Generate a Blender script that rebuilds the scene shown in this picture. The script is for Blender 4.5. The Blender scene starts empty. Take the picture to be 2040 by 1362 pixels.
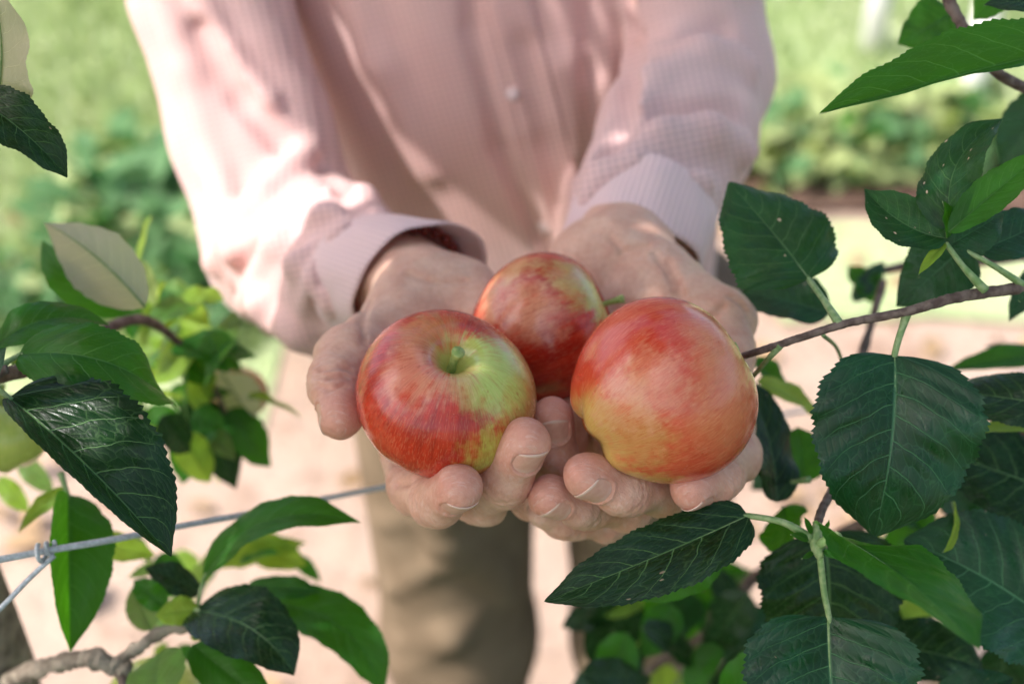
import bpy, math, random
import numpy as np
from mathutils import Vector, Matrix
from mathutils.bvhtree import BVHTree
random.seed(7); rng = np.random.default_rng(7)
sc = bpy.context.scene
C = sc.collection
R = math.radians

# ------------------------------------------------------------------ camera, light, exposure
CAMZ = 1.5; PITCH = 35.0; LENS = 50.0
cam = bpy.data.cameras.new('camera'); camo = bpy.data.objects.new('camera', cam); C.objects.link(camo)
camo.location = (0, 0, CAMZ); camo.rotation_euler = (R(90 - PITCH), 0, 0)
cam.lens = LENS; cam.sensor_width = 36; cam.clip_start = 0.02; cam.clip_end = 900
cam.dof.use_dof = True; cam.dof.focus_distance = 0.575; cam.dof.aperture_fstop = 5.0; cam.dof.aperture_blades = 9
sc.camera = camo

SUN_EL = 52.0; SUN_AZ = -115.0          # azimuth clockwise from +Y
sd = Vector((math.sin(R(SUN_AZ)) * math.cos(R(SUN_EL)), math.cos(R(SUN_AZ)) * math.cos(R(SUN_EL)), math.sin(R(SUN_EL))))
w = bpy.data.worlds.new('World'); sc.world = w; w.use_nodes = True
nt = w.node_tree; nt.nodes.clear()
sky = nt.nodes.new('ShaderNodeTexSky'); sky.sky_type = 'NISHITA'; sky.sun_disc = False
sky.sun_elevation = R(SUN_EL); sky.sun_rotation = R(SUN_AZ); sky.dust_density = 3.5; sky.air_density = 0.8; sky.ozone_density = 0.5
bg = nt.nodes.new('ShaderNodeBackground'); bg.inputs['Strength'].default_value = 0.15
wo = nt.nodes.new('ShaderNodeOutputWorld')
nt.links.new(sky.outputs[0], bg.inputs[0]); nt.links.new(bg.outputs[0], wo.inputs[0])
sun = bpy.data.lights.new('sun', 'SUN'); sun.energy = 2.05; sun.angle = R(0.53); sun.color = (1.0, 0.965, 0.925)
suno = bpy.data.objects.new('sun', sun); C.objects.link(suno); suno.rotation_euler = sd.to_track_quat('Z', 'Y').to_euler()
suno.location = (0, 0, 6)
vs = sc.view_settings; vs.view_transform = 'Standard'; vs.look = 'None'; vs.exposure = 1.43; vs.gamma = 1; vs.use_curve_mapping = False

# ------------------------------------------------------------------ coordinates
FP = 2040 * LENS / 36.0
CO = np.array([0, 0, CAMZ]); RT = np.array([1., 0, 0])
UP = np.array([0, math.sin(R(PITCH)), math.cos(R(PITCH))]); FW = np.array([0, math.cos(R(PITCH)), -math.sin(R(PITCH))])
def P(px, py, d): return CO + FW * d + RT * ((px - 1020) / FP * d) + UP * ((681 - py) / FP * d)
def V(r, u, t):
    v = RT * r + UP * u - FW * t
    return v / np.linalg.norm(v)
def unit(v): return v / (np.linalg.norm(v) + 1e-12)

# ------------------------------------------------------------------ object helpers
def link(o, parent=None):
    C.objects.link(o)
    if parent is not None: o.parent = parent
    return o
def mesh(name, v, f, m, parent=None, uv=None, smooth=True):
    me = bpy.data.meshes.new(name)
    v = np.asarray(v, dtype=np.float32)
    if isinstance(f, np.ndarray):
        n = f.shape[1]; me.vertices.add(len(v)); me.vertices.foreach_set('co', v.ravel())
        me.loops.add(f.size); me.loops.foreach_set('vertex_index', f.ravel().astype(np.int32))
        me.polygons.add(len(f)); me.polygons.foreach_set('loop_start', np.arange(0, f.size, n, dtype=np.int32))
        me.update(calc_edges=True)
    else:
        me.from_pydata(v.tolist(), [], f)
    if uv is not None:
        l = me.uv_layers.new(name='UVMap')
        vi = np.empty(len(me.loops), dtype=np.int32); me.loops.foreach_get('vertex_index', vi)
        l.data.foreach_set('uv', np.asarray(uv, dtype=np.float32)[vi].ravel())
    if smooth: me.polygons.foreach_set('use_smooth', np.ones(len(me.polygons), dtype=bool))
    if m is not None: me.materials.append(m)
    me.validate(clean_customdata=False)
    return link(bpy.data.objects.new(name, me), parent)
def thing(name, label, cat, group=None):
    o = bpy.data.objects.new(name, None); C.objects.link(o); o.empty_display_size = 0.05
    o['label'] = label; o['category'] = cat
    if group: o['group'] = group
    return o
def tag(o, label, cat, group=None):
    o['label'] = label; o['category'] = cat
    if group: o['group'] = group
    return o
def frame(t, hint=None):
    t = unit(t); h = np.array([0, 0, 1.]) if hint is None else hint
    if abs(t @ unit(h)) > .97: h = np.array([1., 0, 0])
    a = unit(np.cross(t, h)); return a, np.cross(a, t)
def smooth_path(pts, n=8):
    pts = [np.asarray(p, float) for p in pts]
    if len(pts) == 2: return [pts[0] + (pts[1] - pts[0]) * i / n for i in range(n + 1)]
    out = []; q = [2 * pts[0] - pts[1]] + pts + [2 * pts[-1] - pts[-2]]
    for i in range(1, len(q) - 2):
        for k in range(n):
            t = k / n; a, b, c, d = q[i - 1:i + 3]
            out.append(.5 * ((2 * b) + (c - a) * t + (2 * a - 5 * b + 4 * c - d) * t * t + (3 * b - a - 3 * c + d) * t ** 3))
    out.append(pts[-1]); return out
def tube_data(pts, rad, seg=10, n=8, rough=0.0, smoothp=True, flat=1.0, hint=None):
    pp = smooth_path(pts, n) if smoothp else [np.asarray(p, float) for p in pts]
    pp = np.array(pp); m = len(pp)
    rr = np.interp(np.linspace(0, 1, m), np.linspace(0, 1, len(rad)), rad)
    v = []; f = []
    a0 = None
    for i in range(m):
        t = unit(pp[min(i + 1, m - 1)] - pp[max(i - 1, 0)])
        if a0 is None: a, b = frame(t, hint)
        else: a = unit(a0 - t * (a0 @ t)); b = np.cross(a, t)
        a0 = a
        for s in range(seg):
            th = 2 * math.pi * s / seg
            r = rr[i] * (1 + rough * (random.random() - .5))
            v.append(pp[i] + a * r * math.cos(th) + b * r * flat * math.sin(th))
    for i in range(m - 1):
        for s in range(seg):
            s2 = (s + 1) % seg
            f.append((i * seg + s, i * seg + s2, (i + 1) * seg + s2, (i + 1) * seg + s))
    v.append(pp[0]); v.append(pp[-1]); k0 = len(v) - 2; k1 = len(v) - 1
    for s in range(seg):
        s2 = (s + 1) % seg; f.append((k0, s2, s)); f.append((k1, (m - 1) * seg + s, (m - 1) * seg + s2))
    return v, f
def tube(name, pts, rad, m, parent=None, **k):
    v, f = tube_data(pts, rad, **k); return mesh(name, v, f, m, parent)

# ------------------------------------------------------------------ material helpers
class NT:
    def __init__(s, name):
        s.m = bpy.data.materials.new(name); s.m.use_nodes = True; s.t = s.m.node_tree; s.t.nodes.clear()
        s.out = s.t.nodes.new('ShaderNodeOutputMaterial')
    def n(s, typ, **k):
        x = s.t.nodes.new('ShaderNode' + typ)
        for a, b in k.items():
            if a.startswith('i_'):
                key = a[2:]; key = int(key) if key.isdigit() else key.replace('_', ' '); s.set(x.inputs[key], b)
            else: setattr(x, a, b)
        return x
    def set(s, inp, v):
        if isinstance(v, bpy.types.NodeSocket): s.t.links.new(v, inp)
        elif isinstance(v, bpy.types.Node): s.t.links.new(v.outputs[0], inp)
        else:
            if isinstance(v, (tuple, list)) and len(v) == 3 and inp.type == 'RGBA': v = (*v, 1)
            inp.default_value = v
    def math(s, op, a, b=0.0, c=0.0, clamp=False):
        x = s.t.nodes.new('ShaderNodeMath'); x.operation = op; x.use_clamp = clamp
        s.set(x.inputs[0], a); s.set(x.inputs[1], b); s.set(x.inputs[2], c); return x.outputs[0]
    def mix(s, f, a, b, mode='MIX'):
        x = s.t.nodes.new('ShaderNodeMix'); x.data_type = 'RGBA'; x.blend_type = mode
        s.set(x.inputs[0], f); s.set(x.inputs[6], a); s.set(x.inputs[7], b); return x.outputs[2]
    def ramp(s, f, lo, hi, a=0.0, b=1.0, smooth=True):
        x = s.t.nodes.new('ShaderNodeMapRange'); x.interpolation_type = 'SMOOTHSTEP' if smooth else 'LINEAR'
        s.set(x.inputs[0], f); s.set(x.inputs[1], lo); s.set(x.inputs[2], hi); s.set(x.inputs[3], a); s.set(x.inputs[4], b); return x.outputs[0]
    def noise(s, vec, scale, detail=4, rough=.55, dist=0.0):
        x = s.n('TexNoise'); 
        if vec is not None: s.set(x.inputs['Vector'], vec)
        x.inputs['Scale'].default_value = scale; x.inputs['Detail'].default_value = detail
        x.inputs['Roughness'].default_value = rough; x.inputs['Distortion'].default_value = dist; return x.outputs[0]
    def bump(s, h, strength, dist, normal=None):
        x = s.n('Bump'); x.inputs['Strength'].default_value = strength; x.inputs['Distance'].default_value = dist
        s.set(x.inputs['Height'], h)
        if normal is not None: s.set(x.inputs['Normal'], normal)
        return x.outputs[0]
    def bsdf(s, color, rough=.6, spec=.5, normal=None, **k):
        x = s.n('BsdfPrincipled'); s.set(x.inputs['Base Color'], color); s.set(x.inputs['Roughness'], rough)
        s.set(x.inputs['Specular IOR Level'], spec)
        if normal is not None: s.set(x.inputs['Normal'], normal)
        for a, b in k.items(): s.set(x.inputs[a.replace('_', ' ')], b)
        return x.outputs[0]
    def done(s, sh): s.t.links.new(sh, s.out.inputs[0]); return s.m

def obj_co(g): return g.n('TexCoord').outputs['Object']

def mat_leaf(name, top, back, trans, seed=0.0, rough=.38, tfac=.3, spots=0.0, veincol=(.16, .30, .10), vstr=.6, spec=.5):
    g = NT(name); tc = g.n('TexCoord'); sep = g.n('SeparateXYZ'); g.set(sep.inputs[0], tc.outputs['UV'])
    u = sep.outputs[0]; v = g.math('SUBTRACT', g.math('MULTIPLY', sep.outputs[1], 2.0), 1.0)
    oi = g.n('ObjectInfo').outputs['Random']
    comb = g.n('CombineXYZ'); g.set(comb.inputs[0], g.math('MULTIPLY', u, 2.0)); g.set(comb.inputs[1], v); g.set(comb.inputs[2], g.math('ADD', g.math('MULTIPLY', oi, 9.0), seed))
    wob = g.math('MULTIPLY', g.math('SUBTRACT', g.noise(comb.outputs[0], 2.2, 2), .5), .06)
    av = g.math('ABSOLUTE', v); side = g.math('MULTIPLY', g.math('SIGN', v), .23)
    s = g.math('ADD', g.math('MULTIPLY', g.math('SUBTRACT', g.math('ADD', u, wob), g.math('MULTIPLY', g.math('POWER', av, 1.25), .26)), 7.5), side)
    fr = g.math('ABSOLUTE', g.math('SUBTRACT', g.math('FRACT', g.math('ADD', s, 8.0)), .5))
    wid = g.ramp(av, 0, 1, .045, .012, False)
    sec = g.ramp(fr, g.math('MULTIPLY', wid, .3), wid, 1, 0)
    sec = g.math('MULTIPLY', sec, g.ramp(av, .8, .97, 1, .15))
    mid = g.ramp(av, .006, g.ramp(u, 0, 1, .042, .012, False), 1, 0)
    cv = g.n('CombineXYZ'); g.set(cv.inputs[0], g.math('MULTIPLY', s, 1.5)); g.set(cv.inputs[1], g.math('MULTIPLY', g.math('ADD', v, g.math('MULTIPLY', u, .5)), 8.0)); g.set(cv.inputs[2], g.math('ADD', g.math('MULTIPLY', oi, 30.0), g.math('MULTIPLY', g.noise(comb.outputs[0], 5, 2), 1.2)))
    vor = g.n('TexVoronoi', feature='DISTANCE_TO_EDGE'); g.set(vor.inputs['Vector'], cv.outputs[0]); vor.inputs['Scale'].default_value = 1.0
    ter = g.ramp(vor.outputs[0], .0, .05, .32, 0)
    vor2 = g.n('TexVoronoi', feature='DISTANCE_TO_EDGE'); g.set(vor2.inputs['Vector'], comb.outputs[0]); vor2.inputs['Scale'].default_value = 26.0
    ter2 = g.ramp(vor2.outputs[0], .0, .08, .08, 0)
    vein = g.math('MAXIMUM', g.math('MAXIMUM', sec, mid), g.math('MAXIMUM', ter, ter2))
    blot = g.noise(comb.outputs[0], 1.6, 3)
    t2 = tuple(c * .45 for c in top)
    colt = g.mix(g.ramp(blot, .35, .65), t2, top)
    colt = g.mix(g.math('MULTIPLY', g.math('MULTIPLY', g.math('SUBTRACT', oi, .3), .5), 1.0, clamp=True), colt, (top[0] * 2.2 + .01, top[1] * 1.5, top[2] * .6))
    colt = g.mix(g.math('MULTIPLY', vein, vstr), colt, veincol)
    if spots:
        vs_ = g.n('TexVoronoi'); g.set(vs_.inputs['Vector'], comb.outputs[0]); vs_.inputs['Scale'].default_value = 3.2
        sp = g.math('MULTIPLY', g.ramp(g.math('ADD', vs_.outputs['Distance'], g.math('MULTIPLY', blot, .05)), .10, .125, 1, 0), g.math('GREATER_THAN', g.noise(comb.outputs[0], 1.4, 1), .64 - .16 * spots))
        colt = g.mix(g.math('MULTIPLY', sp, spots), colt, (.62, .42, .28))
    colb = g.mix(g.math('MULTIPLY', vein, .5), back, tuple(min(1, c * 1.5) for c in back))
    geo = g.n('NewGeometry'); col = g.mix(geo.outputs['Backfacing'], colt, colb)
    rr = g.math('ADD', g.math('MULTIPLY', geo.outputs['Backfacing'], .35), g.ramp(g.noise(comb.outputs[0], 3.5, 4), .3, .7, rough * .7, rough * 1.3))
    cells = g.ramp(vor.outputs[0], 0, .25); 
    hgt = g.math('ADD', g.math('MULTIPLY', cells, .28), g.math('ADD', g.math('MULTIPLY', g.math('MAXIMUM', sec, mid), -.9), g.math('MULTIPLY', g.noise(comb.outputs[0], 40, 3), .25)))
    nb = g.bump(hgt, .55, .0006)
    b = g.bsdf(col, rr, spec, nb)
    tr = g.n('BsdfTranslucent'); g.set(tr.inputs[0], g.mix(g.math('MULTIPLY', vein, .6), trans, tuple(c * 1.3 for c in trans)))
    mx = g.n('MixShader'); g.set(mx.inputs[0], tfac); g.set(mx.inputs[1], b); g.set(mx.inputs[2], tr.outputs[0])
    return g.done(mx.outputs[0])

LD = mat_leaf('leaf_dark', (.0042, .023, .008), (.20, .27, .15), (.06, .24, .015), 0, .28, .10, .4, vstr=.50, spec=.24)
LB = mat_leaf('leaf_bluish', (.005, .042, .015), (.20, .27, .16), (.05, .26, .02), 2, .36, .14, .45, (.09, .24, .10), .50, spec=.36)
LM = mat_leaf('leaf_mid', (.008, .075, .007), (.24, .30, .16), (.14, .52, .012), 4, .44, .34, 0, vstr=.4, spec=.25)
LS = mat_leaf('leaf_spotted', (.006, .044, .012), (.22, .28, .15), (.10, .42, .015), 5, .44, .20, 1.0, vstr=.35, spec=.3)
LL = mat_leaf('leaf_lime_sunlit', (.16, .33, .03), (.45, .46, .22), (.50, .70, .06), 6, .5, .5, 0, (.35, .48, .12), .4)  # lime of young leaves, also paints sunlight on lit ones
LP = mat_leaf('leaf_pale_sunlit', (.05, .17, .02), (.55, .46, .36), (.50, .62, .20), 8, .5, .38, 0, vstr=.3)  # pale undersides, also a tone painted for sunlit leaves

def mat_simple(name, c1, c2, scale=60, rough=.7, spec=.3, bs=.3, bd=.001, det=5, stretch=None):
    g = NT(name); co = obj_co(g)
    if stretch:
        mp = g.n('Mapping'); g.set(mp.inputs[0], co); mp.inputs['Scale'].default_value = stretch; co = mp.outputs[0]
    n1 = g.noise(co, scale, det); n2 = g.noise(co, scale * 5, 3)
    return g.done(g.bsdf(g.mix(g.ramp(n1, .35, .65), c1, c2), rough, spec, g.bump(g.math('ADD', n1, g.math('MULTIPLY', n2, .4)), bs, bd)))
M_bark = mat_simple('young_bark', (.085, .052, .042), (.19, .135, .11), 180, .75, .3, .7, .0012)
M_oldbark = mat_simple('old_bark', (.14, .11, .085), (.32, .27, .21), 70, .9, .2, .9, .004)
M_petiole = mat_simple('petiole', (.15, .25, .08), (.28, .35, .16), 300, .55, .4, .3, .0004)
M_stem = mat_simple('apple_stem', (.22, .30, .07), (.42, .46, .15), 400, .5, .4, .4, .0004)
M_wire = mat_simple('galvanised_wire', (.36, .37, .39), (.55, .56, .58), 500, .42, .6, .3, .0003)
M_nail_plain = mat_simple('fingernail', (.50, .285, .225), (.56, .34, .275), 120, .36, .5, .08, .0004)
M_white = mat_simple('white_paint', (.70, .68, .64), (.80, .78, .75), 12, .7, .3, .2, .003)
M_button = mat_simple('shirt_button', (.56, .40, .39), (.64, .48, .47), 150, .25, .6, .1, .0003)
M_hair = mat_simple('hair', (.05, .03, .018), (.11, .07, .04), 120, .6, .4, .6, .004, stretch=(1, 1, .15))
M_shoe = mat_simple('shoe_leather', (.05, .035, .025), (.10, .07, .05), 40, .5, .4, .3, .002)
def mat_nail():
    g = NT('fingernail_keratin'); sep = g.n('SeparateXYZ'); g.set(sep.inputs[0], g.n('TexCoord').outputs['UV']); a = sep.outputs[0]; b = sep.outputs[1]
    n = g.noise(obj_co(g), 300, 3)
    c = g.mix(g.ramp(n, .3, .7), (.62, .31, .23), (.68, .37, .28)); c = g.mix(g.ramp(a, .12, .26, .35, 0), c, (.74, .52, .44))
    c = g.mix(g.ramp(g.math('ADD', a, g.math('MULTIPLY', n, .05)), .90, .95, 0, .75), c, (.72, .52, .42))
    rid = g.math('SINE', g.math('MULTIPLY', b, 130.0))
    return g.done(g.bsdf(c, .33, .34, g.bump(g.math('ADD', n, g.math('MULTIPLY', rid, .15)), .12, .0005), Subsurface_Weight=.05, Subsurface_Scale=.002))
M_nail = mat_nail()
M_bracelet = mat_simple('bracelet_beads', (.16, .012, .008), (.30, .03, .015), 300, .18, .7, .1, .0003)

def mat_skin():
    g = NT('skin'); co = obj_co(g)
    at = g.n('Attribute'); at.attribute_name = 'blush'; bl = at.outputs['Fac']
    n1 = g.noise(co, 90, 4); n2 = g.noise(co, 420, 4)
    base = g.mix(g.ramp(n1, .32, .68), (.68, .355, .25), (.77, .475, .35))
    base = g.mix(g.math('MULTIPLY', g.ramp(n2, .3, .75), .30), base, (.44, .17, .12))
    base = g.mix(g.math('MULTIPLY', bl, .70), base, (.60, .19, .14))
    mp = g.n('Mapping'); g.set(mp.inputs[0], co); mp.inputs['Rotation'].default_value = (.5, .9, .35); mp.inputs['Scale'].default_value = (1, 3.2, 1)
    vor = g.n('TexVoronoi', feature='DISTANCE_TO_EDGE'); g.set(vor.inputs['Vector'], mp.outputs[0]); vor.inputs['Scale'].default_value = 520
    mp2 = g.n('Mapping'); g.set(mp2.inputs[0], co); mp2.inputs['Rotation'].default_value = (-.4, .3, 1.1); mp2.inputs['Scale'].default_value = (1, 6, 1)
    wr = g.noise(mp2.outputs[0], 210, 3, .6, .6)
    h = g.math('ADD', g.math('MULTIPLY', g.ramp(vor.outputs[0], 0, .12), .28), g.math('ADD', g.math('MULTIPLY', wr, 1.2), g.math('MULTIPLY', n2, .8)))
    base = g.mix(g.math('MULTIPLY', g.ramp(wr, .53, .66), .28), base, (.74, .55, .47))
    nb = g.bump(h, .6, .0005)
    return g.done(g.bsdf(base, g.ramp(n1, .3, .7, .42, .55), .42, nb, Subsurface_Weight=.10, Subsurface_Scale=.003, Subsurface_Radius=(1.0, .35, .18)))
M_skin = mat_skin()

def mat_shirt(name, c1, c2, rib=False):
    g = NT(name); tc = g.n('TexCoord'); sep = g.n('SeparateXYZ')
    if rib:
        g.set(sep.inputs[0], tc.outputs['UV'])
        a = g.math('SINE', g.math('MULTIPLY', sep.outputs[0], 2 * math.pi * 74))
        b = g.math('SINE', g.math('MULTIPLY', sep.outputs[1], 2 * math.pi * 26))
        pat = g.math('ADD', g.math('MULTIPLY', a, .40), g.math('ADD', g.math('MULTIPLY', b, .10), .5))
    else:
        mp = g.n('Mapping'); g.set(mp.inputs[0], tc.outputs['Object']); mp.inputs['Rotation'].default_value = (0, R(14), 0); g.set(sep.inputs[0], mp.outputs[0])
        k = 2 * math.pi / .0042
        wv = g.math('ADD', sep.outputs[2], g.math('MULTIPLY', sep.outputs[1], .55))
        a = g.math('SINE', g.math('MULTIPLY', sep.outputs[0], k)); b = g.math('SINE', g.math('MULTIPLY', wv, k))
        pat = g.math('ADD', g.math('MULTIPLY', g.math('ADD', a, b), .25), .5)
    n1 = g.noise(tc.outputs['Object'], 9, 3); n3 = g.noise(tc.outputs['Object'], 900, 2)
    col = g.mix(g.ramp(n1, .3, .7), c1, c2)
    col = g.mix(g.ramp(pat, .12, .62,   .20 if rib else .36, 0), col, (.30, .15, .17))
    nb = g.bump(g.math('ADD', pat, g.math('MULTIPLY', n3, .3)), .6, .0007)
    b = g.bsdf(col, .85, .15, nb, Sheen_Weight=.25)
    tr = g.n('BsdfTranslucent'); g.set(tr.inputs[0], (.80, .36, .32))
    mx = g.n('MixShader'); g.set(mx.inputs[0], .14); g.set(mx.inputs[1], b); g.set(mx.inputs[2], tr.outputs[0])
    return g.done(mx.outputs[0])
M_shirt = mat_shirt('pink_waffle_cotton', (.80, .50, .465), (.84, .56, .525))
M_cuff = mat_shirt('ribbed_cuff_cotton', (.86, .60, .585), (.90, .64, .625), True)
M_trouser = mat_simple('beige_twill', (.155, .11, .07), (.20, .145, .095), 14, .85, .15, .25, .003)

def mat_apple(name, blobs, base, deep, seed, ground=(.50, .47, .10)):
    """blobs: (direction in object space, cos radius, softness, colour, strength)"""
    g = NT(name); co = obj_co(g)
    nrm = g.n('VectorMath', operation='NORMALIZE'); g.set(nrm.inputs[0], co); d = nrm.outputs[0]
    sp = g.n('SeparateXYZ'); g.set(sp.inputs[0], d)
    cx = g.n('CombineXYZ'); g.set(cx.inputs[0], sp.outputs[0]); g.set(cx.inputs[1], sp.outputs[1]); 
    nx = g.n('VectorMath', operation='NORMALIZE'); g.set(nx.inputs[0], cx.outputs[0])
    sc_ = g.n('VectorMath', operation='SCALE'); g.set(sc_.inputs[0], nx.outputs[0]); sc_.inputs['Scale'].default_value = 1.0
    s2 = g.n('SeparateXYZ'); g.set(s2.inputs[0], sc_.outputs[0])
    c2 = g.n('CombineXYZ'); g.set(c2.inputs[0], s2.outputs[0]); g.set(c2.inputs[1], s2.outputs[1]); g.set(c2.inputs[2], g.math('ADD', g.math('MULTIPLY', sp.outputs[2], .16), seed))
    st1 = g.noise(c2.outputs[0], 9, 4, .6); st2 = g.noise(c2.outputs[0], 26, 3, .6)
    blo = g.noise(d, 1.7 , 4, .55, .4); fine = g.noise(d, 7, 4, .6)
    vd = g.n('Mapping'); g.set(vd.inputs[0], d); vd.inputs['Location'].default_value = (seed, seed * .7, 0); vd.inputs['Scale'].default_value = (1, 1, .42)
    dash = g.noise(vd.outputs[0], 11, 3, .5)
    col = g.mix(g.ramp(g.math('ADD', g.math('MULTIPLY', st1, .6), g.math('MULTIPLY', blo, .5)), .46, .66), base, deep)
    for (dv, cr, so, cc, stg) in blobs:
        vm = g.n('VectorMath', operation='DOT_PRODUCT'); g.set(vm.inputs[0], d); vm.inputs[1].default_value = tuple(dv)
        val = g.math('ADD', vm.outputs['Value'], g.math('ADD', g.math('MULTIPLY', g.math('SUBTRACT', st1, .5), .14), g.math('ADD', g.math('MULTIPLY', g.math('SUBTRACT', st2, .5), .10), g.math('MULTIPLY', g.math('SUBTRACT', fine, .5), .22))))
        f = g.ramp(val, cr - so, cr + so, 0, stg); col = g.mix(f, col, cc)
    col = g.mix(g.ramp(dash, .64, .74, 0, .35), col, tuple(c * .8 for c in deep))
    col = g.mix(g.ramp(st2, .50, .72, 0, .30), col, deep)
    st3 = g.noise(c2.outputs[0], 70, 3, .6); col = g.mix(g.ramp(st3, .50, .68, 0, .28), col, tuple(c * .75 for c in deep)); col = g.mix(g.ramp(st3, .50, .34, 0, .16), col, (.78, .42, .22))
    # russet-free stem and calyx wells stay green
    col = g.mix(g.ramp(g.math('ABSOLUTE', sp.outputs[2]), .955, .995, 0, .8), col, ground)
    vo = g.n('TexVoronoi'); g.set(vo.inputs['Vector'], d); vo.inputs['Scale'].default_value = 17; vo.inputs['Randomness'].default_value = 1
    dots = g.math('MULTIPLY', g.ramp(vo.outputs['Distance'], .04, .065, 1, 0), g.math('GREATER_THAN', g.noise(d, 4.1, 1), .47))
    col = g.mix(g.math('MULTIPLY', dots, .75), col, (.80, .52, .34))
    nb = g.bump(g.math('ADD', g.math('MULTIPLY', fine, .7), g.math('MULTIPLY', g.noise(d, 60, 2), .12)), .10, .004)
    rough = g.ramp(g.noise(d, 5, 5), .3, .7, .17, .29)
    return g.done(g.bsdf(col, rough, .42, nb, Subsurface_Weight=.06, Subsurface_Scale=.004, Coat_Weight=.25, Coat_Roughness=.14))

# ------------------------------------------------------------------ implicit surfaces
class Field:
    def __init__(s, lo, hi, h):
        s.lo = np.asarray(lo, float); s.h = h; s.n = np.ceil((np.asarray(hi) - s.lo) / h).astype(int) + 1
        s.a = np.full(s.n, .05, dtype=np.float32)
    def box(s, lo, hi):
        i0 = np.clip(np.floor((lo - s.lo) / s.h).astype(int), 0, s.n - 1); i1 = np.clip(np.ceil((hi - s.lo) / s.h).astype(int) + 1, 1, s.n)
        sl = tuple(slice(a, b) for a, b in zip(i0, i1))
        ax = [(s.lo[k] + s.h * np.arange(i0[k], i1[k])).astype(np.float32) for k in range(3)]
        return sl, ax[0][:, None, None], ax[1][None, :, None], ax[2][None, None, :]
def like(F):
    T = Field(F.lo, F.lo, F.h); T.n = F.n.copy(); T.a = np.full(T.n, .05, dtype=np.float32); return T
def smin(a, b, k):
    if k <= 0: return np.minimum(a, b)
    h = np.clip(.5 + .5 * (b - a) / k, 0, 1); return b + (a - b) * h - k * h * (1 - h)
def smax(a, b, k): return -smin(-a, -b, k)
def cone_d(X, Y, Z, a, b, ra, rb):
    ab = b - a; L = ab @ ab + 1e-12
    t = np.clip(((X - a[0]) * ab[0] + (Y - a[1]) * ab[1] + (Z - a[2]) * ab[2]) / L, 0, 1)
    return np.sqrt((X - a[0] - t * ab[0]) ** 2 + (Y - a[1] - t * ab[1]) ** 2 + (Z - a[2] - t * ab[2]) ** 2) - (ra + (rb - ra) * t)
def add_cone(F, a, b, ra, rb, k, carve=False):
    a = np.asarray(a, float); b = np.asarray(b, float); m = max(ra, rb) + k + .02
    sl, X, Y, Z = F.box(np.minimum(a, b) - m, np.maximum(a, b) + m)
    d = cone_d(X, Y, Z, a, b, ra, rb)
    F.a[sl] = smax(F.a[sl], -d, k) if carve else smin(F.a[sl], d, k)
def add_chain(F, pts, rad, k, carve=False):
    for i in range(len(pts) - 1): add_cone(F, pts[i], pts[i + 1], rad[i], rad[i + 1], k, carve)
def surfnet(F):
    a = F.a; s = a < 0
    c = np.zeros(tuple(F.n - 1), dtype=np.int8)
    offs = [(i, j, k) for i in (0, 1) for j in (0, 1) for k in (0, 1)]
    nx, ny, nz = F.n - 1
    for (i, j, k) in offs: c += s[i:i + nx, j:j + ny, k:k + nz]
    I = np.argwhere((c > 0) & (c < 8)); idx = np.full((nx, ny, nz), -1, dtype=np.int32); idx[I[:, 0], I[:, 1], I[:, 2]] = np.arange(len(I))
    val = {o: a[I[:, 0] + o[0], I[:, 1] + o[1], I[:, 2] + o[2]] for o in offs}
    acc = np.zeros((len(I), 3)); cnt = np.zeros(len(I))
    for o in offs:
        for ax in range(3):
            if o[ax] == 0:
                q = list(o); q[ax] = 1; q = tuple(q); va, vb = val[o], val[q]; m = (va < 0) != (vb < 0)
                t = np.where(m, va / np.where(m, va - vb, 1), 0)
                pos = np.tile(np.array(o, float), (len(I), 1)); pos[:, ax] += t
                acc[m] += pos[m]; cnt[m] += 1
    v = F.lo + F.h * (I + acc / cnt[:, None])
    faces = []
    for ax in range(3):
        b1, b2 = (ax + 1) % 3, (ax + 2) % 3
        sa = [slice(None)] * 3; sb = [slice(None)] * 3; sa[ax] = slice(0, -1); sb[ax] = slice(1, None)
        E = np.argwhere(s[tuple(sa)] != s[tuple(sb)])
        E = E[(E[:, b1] > 0) & (E[:, b2] > 0) & (E[:, b1] < F.n[b1] - 1) & (E[:, b2] < F.n[b2] - 1)]
        def cell(d1, d2):
            q = E.copy(); q[:, b1] -= d1; q[:, b2] -= d2; return idx[q[:, 0], q[:, 1], q[:, 2]]
        Q = np.stack([cell(1, 1), cell(0, 1), cell(0, 0), cell(1, 0)], 1)
        ins = s[E[:, 0], E[:, 1], E[:, 2]]
        Q = np.where(ins[:, None], Q, Q[:, ::-1]); faces.append(Q)
    f = np.concatenate(faces); return v, f[(f >= 0).all(1)]

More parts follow.
